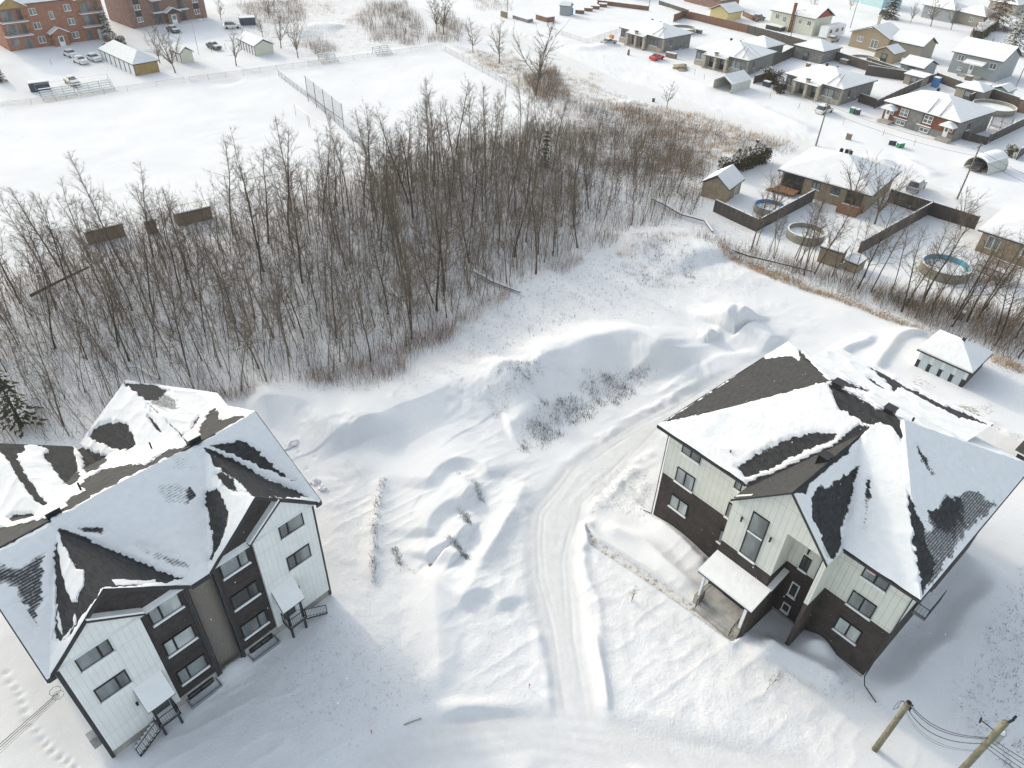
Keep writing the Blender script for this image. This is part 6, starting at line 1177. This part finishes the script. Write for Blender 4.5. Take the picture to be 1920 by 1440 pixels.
# ground vegetation that nobody could count
def blades(name, lb, cat, m, specs, w_=.012, seed=1):
    """specs: (photo polygon, stems, height lo, hi, clump size, clump stems)"""
    g = np.random.default_rng(seed); global rs; rs = g; PV = []
    for poly, n, h0, h1, cs, cn in specs:
        P2 = Gp(poly); c = sample(P2, max(1, n//cn), 0, None, int(max(4000, n//cn*8))); 
        c = np.repeat(c, cn, 0)+g.normal(size=(len(c)*cn, 2))*cs; hh = g.uniform(h0, h1, len(c))
        PV.append(np.column_stack([c, hh]))
    P2 = np.concatenate(PV); n = len(P2); z = terrain(P2[:, 0], P2[:, 1])[0]; base = np.column_stack([P2[:, :2], z-.05]); a = g.random(n)*6.283; dr = np.column_stack([np.cos(a), np.sin(a), np.zeros(n)]); hh = P2[:, 2:3]
    tip = base+np.column_stack([g.normal(size=n)*.22, g.normal(size=n)*.22, np.ones(n)])*hh; ww = w_*np.clip(hh, .5, 2.5)
    V = [np.stack([base-dr*ww, base+dr*ww, tip], 1)]
    tall = hh[:, 0] > 1.0      # taller stems carry side twigs
    for k in range(5):
        t_ = g.uniform(.3, .9, (tall.sum(), 1)); b0 = base[tall]*(1-t_)+tip[tall]*t_; d = g.normal(size=b0.shape)*.28+[0, 0, .32]; d *= hh[tall]*.3; V.append(np.stack([b0-dr[tall]*w_*.6, b0+dr[tall]*w_*.6, b0+d], 1))
    V = np.concatenate(V).reshape(-1, 3); o = np_mesh(name, V, np.arange(len(V)).reshape(-1, 3), m); tag(o, lb, cat, kind='stuff'); return o
W_A = [(-80, 850), (-60, 570), (90, 500), (370, 440), (620, 350), (850, 275), (1010, 245), (1190, 255), (1330, 300), (1320, 400), (1230, 432), (1060, 495), (870, 600), (815, 640), (700, 700), (590, 725), (470, 745), (130, 830)]
blades('undergrowth', 'grey brown saplings and twigs crowding the wood floor', 'undergrowth', 'twig', [(W_A, 29000, .8, 3.2, .35, 4), ([(560, 400), (850, 290), (1060, 300), (1100, 400), (1060, 480), (870, 580), (640, 640)], 5000, 1.0, 3.8, .4, 4)], .0075, 5)
blades('brush', 'brown leafless brush at the wood edge, in the meadow and round the far lots', 'brush', 'brush', [
  ([(1030, 240), (1060, 190), (1130, 195), (1300, 240), (1310, 330), (1200, 340), (1060, 300)], 5000, .8, 2.3, 1.0, 30), ([(690, 10), (760, 5), (800, 60), (770, 88), (700, 80), (670, 40)], 3600, .9, 2.6, .8, 14), ([(440, 10), (560, 0), (575, 40), (480, 50)], 3200, .8, 2.0, .6, 8),
  ([(560, 85), (600, 75), (640, 95), (600, 108)], 900, .8, 1.8, .5, 6), ([(980, 145), (1040, 130), (1070, 190), (1010, 190)], 2600, .8, 2.4, .5, 6), ([(840, 20), (880, 60), (860, 80), (800, 80)], 1300, 1, 2.5, .5, 6), ([(1100, 190), (1330, 225), (1480, 270), (1400, 300), (1320, 330), (1150, 280)], 3400, .6, 1.8, 1.1, 30), ([(850, 262), (1010, 232), (1190, 255), (1330, 300), (1250, 340), (1010, 285), (860, 300)], 2200, .8, 2.6, .8, 20), ([(1340, 450), (1500, 495), (1640, 535), (1930, 585), (1930, 620), (1640, 570), (1500, 520)], 1700, .8, 2.2, .5, 9), ([(870, -10), (960, -10), (960, 20), (900, 22)], 900, .8, 1.8, .5, 6),
  ([(1300, 440), (1500, 495), (1640, 540), (1930, 590), (1930, 690), (1700, 600), (1500, 535), (1320, 470)], 2600, .6, 1.8, .7, 12), ([(1600, 545), (1930, 600), (1930, 690), (1760, 625)], 1300, 1.0, 2.6, .6, 8), ([(420, 30), (560, 50), (640, 70), (560, 80), (440, 60)], 900, .6, 1.4, .6, 6)], .0125, 6)
blades('reddish_brush', 'reddish brown stems along the front edge of the wood', 'brush', 'brush_red', [([(560, 740), (600, 712), (660, 715), (760, 680), (770, 700), (700, 722), (600, 730)], 900, .6, 1.9, .7, 10), ([(480, 745), (600, 712), (760, 675), (840, 640), (860, 600), (800, 620), (640, 690)], 1600, .6, 1.8, .6, 8), ([(790, 655), (860, 600), (900, 570), (950, 545), (960, 560), (900, 600), (830, 650)], 900, .6, 1.6, .3, 6), ([(1030, 505), (1080, 480), (1095, 490), (1050, 520)], 500, .6, 1.3, .3, 6), ([(280, 745), (470, 735), (480, 748), (300, 765)], 600, .7, 1.8, .3, 5), ([(560, 400), (800, 290), (1000, 270), (1200, 300), (1250, 330), (1000, 330), (700, 380)], 1300, 1.0, 2.6, .5, 6)], .008, 7)
blades('dry_grass', 'clumps of golden dry grass in the meadow and along the ditch', 'grass', 'grass', [([(870, 95), (960, 95), (990, 130), (900, 125)], 1300, .3, .9, .45, 14), ([(990, 110), (1130, 140), (1120, 190), (1010, 170)], 1500, .3, .9, .5, 14), ([(1120, 190), (1320, 215), (1490, 270), (1400, 290), (1200, 250)], 6500, .3, 1.0, .55, 16), ([(1240, 290), (1330, 265), (1400, 285), (1330, 330), (1250, 330)], 1500, .3, 1.0, .5, 14),
  ([(1350, 470), (1450, 510), (1600, 570), (1730, 615), (1730, 625), (1600, 580), (1440, 525), (1350, 485)], 3200, .25, .8, .25, 8), ([(860, 100), (1000, 130), (1060, 210), (960, 160)], 1500, .3, 1.0, .5, 14), ([(1860, 665), (1925, 690), (1925, 705), (1860, 680)], 500, .3, .8, .25, 8), ([(1150, 480), (1200, 448), (1290, 452), (1260, 470), (1180, 490)], 900, .2, .6, .4, 8), ([(640, 25), (700, 20), (700, 45), (650, 45)], 500, .3, .9, .5, 14), ([(560, 0), (640, 5), (620, 30), (560, 25)], 900, .3, .8, .5, 12), ([(600, 105), (618, 102), (616, 112), (600, 112)], 150, .3, .8, .4, 14)], .030, 8)
def curve_poly(pts, w_): return [(x-w_, y-w_*.6) for x, y in pts]+[(x+w_, y+w_*.6) for x, y in reversed(pts)]
blades('weeds', 'dead weed stalks poking through the snow on mounds, drifts and rough ground', 'weeds', 'weed', [
  ([(915, 750), (1010, 712), (1012, 740), (935, 795), (918, 775)], 900, .10, .36, .25, 18), ([(976, 856), (987, 804), (1017, 770), (1085, 747), (1096, 714), (1160, 710), (1220, 695), (1197, 736), (1122, 774), (1066, 804), (1010, 845)], 4200, .12, .46, .3, 26),
  (curve_poly([(858, 891), (889, 907), (904, 947)], 5), 260, .08, .35, .12, 5), (curve_poly([(867, 960), (880, 995), (893, 1002)], 6), 380, .08, .35, .14, 6), (curve_poly([(844, 1018), (867, 1040), (878, 1053)], 7), 420, .08, .35, .14, 6), (curve_poly([(718, 902), (707, 960), (700, 1049), (704, 1095)], 5), 650, .08, .4, .14, 5), (curve_poly([(738, 1027), (751, 1062), (778, 1075)], 6), 260, .08, .35, .14, 5),
  ([(870, 610), (1060, 500), (1190, 460), (1300, 500), (1180, 560), (1000, 640), (880, 690)], 1500, .12, .5, .12, 3), ([(1160, 500), (1220, 460), (1300, 480), (1300, 540), (1200, 540)], 1100, .15, .6, .2, 5), ([(620, 1150), (760, 1210), (820, 1300), (760, 1350), (560, 1360), (500, 1290)], 700, .06, .22, .08, 3), ([(1850, 1180), (1925, 1040), (1925, 1330), (1850, 1420), (1800, 1330)], 900, .08, .3, .12, 4), ([(1640, 1260), (1830, 1080), (1790, 1080), (1640, 1230)], 160, .05, .16, .2, 6),
  ([(1420, 1215), (1640, 1290), (1620, 1330), (1400, 1260)], 350, .05, .2, .1, 3), ([(1100, 205), (1500, 275), (1480, 290), (1100, 240)], 1600, .2, .7, .3, 5), ([(1130, 870), (1220, 880), (1210, 975), (1120, 950)], 700, .05, .2, .1, 4), ([(1880, 1400), (1925, 1370), (1925, 1450), (1880, 1450)], 200, .1, .3, .1, 4), ([(1120, 160), (1500, 280), (1480, 300), (1100, 190)], 900, .2, .6, .3, 4), ([(560, 750), (900, 690), (1050, 640), (1060, 655), (900, 710), (600, 765)], 260, .06, .2, .15, 4)], .034, 9)
# thin young stems between the countable trees
YV = [gen_tree(400+i, 6.5, .035, .20, .3, 7, 'bark', .55, ww=.006, lean=.12) for i in range(5)]
g = np.random.default_rng(91); rs = g; pp = sample(WOOD_PX, 1500, .7, lambda c: np.clip(.3+1.2*(fbm(c[:, 0], c[:, 1], 10, 2, 51)-.25), .1, 1)*np.where(PJ(np.column_stack([c, c[:, 0]*0]))[:, 0] > 1060, .35, 1)); zz_ = terrain(pp[:, 0], pp[:, 1])[0]; VV = []; FF = []; k = 0
lib = []
for a_, b_ in YV:
    vs = []; fs = []; o_ = 0
    for me in (a_, b_):
        v = np.empty(len(me.vertices)*3, np.float32); me.vertices.foreach_get('co', v); v = v.reshape(-1, 3); fc = np.array([tuple(p.vertices) for p in me.polygons]); vs.append(v); fs.append(fc+o_); o_ += len(v)
    lib.append((np.concatenate(vs), np.concatenate(fs)))
for (x, y), z in zip(pp, zz_):
    v, fc = lib[g.integers(0, 5)]; a = g.random()*6.283; s = g.uniform(.55, 1.35); ca, sa = math.cos(a)*s, math.sin(a)*s; lx, ly = g.normal(size=2)*.07
    VV.append(np.stack([v[:, 0]*ca-v[:, 1]*sa+x+v[:, 2]*lx, v[:, 0]*sa+v[:, 1]*ca+y+v[:, 2]*ly, v[:, 2]*s+z], -1)); FF.append(fc+k); k += len(v)
tag(np_mesh('young_trees', np.concatenate(VV), np.concatenate(FF), 'twig'), 'thin young stems filling the wood between the taller trees', 'young trees', kind='stuff')
# fallen trunks
def log(lb, pts, r, snowy=True):
    Wp = [Vector(tuple(G(*p)[:2])+(.35+.25*random.random(),)) for p in pts]; o0 = Wp[0]; t = thing('fallen_tree', lb, 'fallen tree', o0, 0, 'fallen trees in the wood'); T = TB(); q = [p-o0 for p in Wp]; T.tube(q, [r*(1-.6*i/len(q)) for i in range(len(q))], 6); link(bpy.data.objects.new('trunk', T.mesh('trunk', 'bark_dark')), t)
    if snowy: T = TB(); T.tube([p+Vector((0, -.1, r*.8)) for p in q], [r*1.0*(1-.6*i/len(q)) for i in range(len(q))], 6); link(bpy.data.objects.new('trunk_snow', T.mesh('trunk_snow', 'snow')), t)
log('white snow topped fallen trunk at the right end of the wood', [(1222, 378), (1250, 392), (1275, 408), (1320, 420), (1335, 440)], .22); log('snow topped fallen trunk at the front edge of the wood', [(888, 515), (925, 533), (975, 553)], .2); log('snowy bent trunk lying deep in the wood', [(733, 548), (755, 570), (768, 600)], .18); log('long dark fallen trunk in the left part of the wood', [(60, 560), (100, 540), (170, 508)], .2, False); log('long dark hose like trunk along the ditch below the yards', [(1330, 460), (1400, 485), (1450, 497), (1520, 515)], .12, False)
log('snowy fallen limb right behind the left house', [(236, 695), (262, 693), (300, 716)], .16)

# light snowfall in the air
g = np.random.default_rng(77); n = 5200; c = np.column_stack([g.uniform(-38, 42, n), g.uniform(4, 80, n), g.uniform(1, 37, n)]); r_ = g.uniform(.007, .016, (n, 1, 1)); tet = np.array([[1, 1, 1], [1, -1, -1], [-1, 1, -1], [-1, -1, 1]], float)
V = (c[:, None, :]+tet[None]*r_).reshape(-1, 3); F = (np.arange(n)[:, None, None]*4+np.array([[0, 1, 2], [0, 3, 1], [0, 2, 3], [1, 3, 2]])[None]).reshape(-1, 3)
tag(np_mesh('snowfall', V, F, 'snow'), 'fine snowflakes drifting through the air', 'snow', kind='stuff')
# faint snowfall haze
k = bpy.data.materials.new('haze'); k.use_nodes = True; t_ = k.node_tree; t_.nodes.clear(); o_ = t_.nodes.new('ShaderNodeOutputMaterial'); v_ = t_.nodes.new('ShaderNodeVolumePrincipled')
v_.inputs['Color'].default_value = (.93, .93, .92, 1); v_.inputs['Density'].default_value = .0002; v_.inputs['Anisotropy'].default_value = .2; t_.links.new(v_.outputs[0], o_.inputs['Volume'])
M['haze'] = k; tag(MB().box(-1600, 1600, -300, 2700, -4, 52).build('haze', 'haze'), 'thin snowy haze', 'haze', kind='stuff');
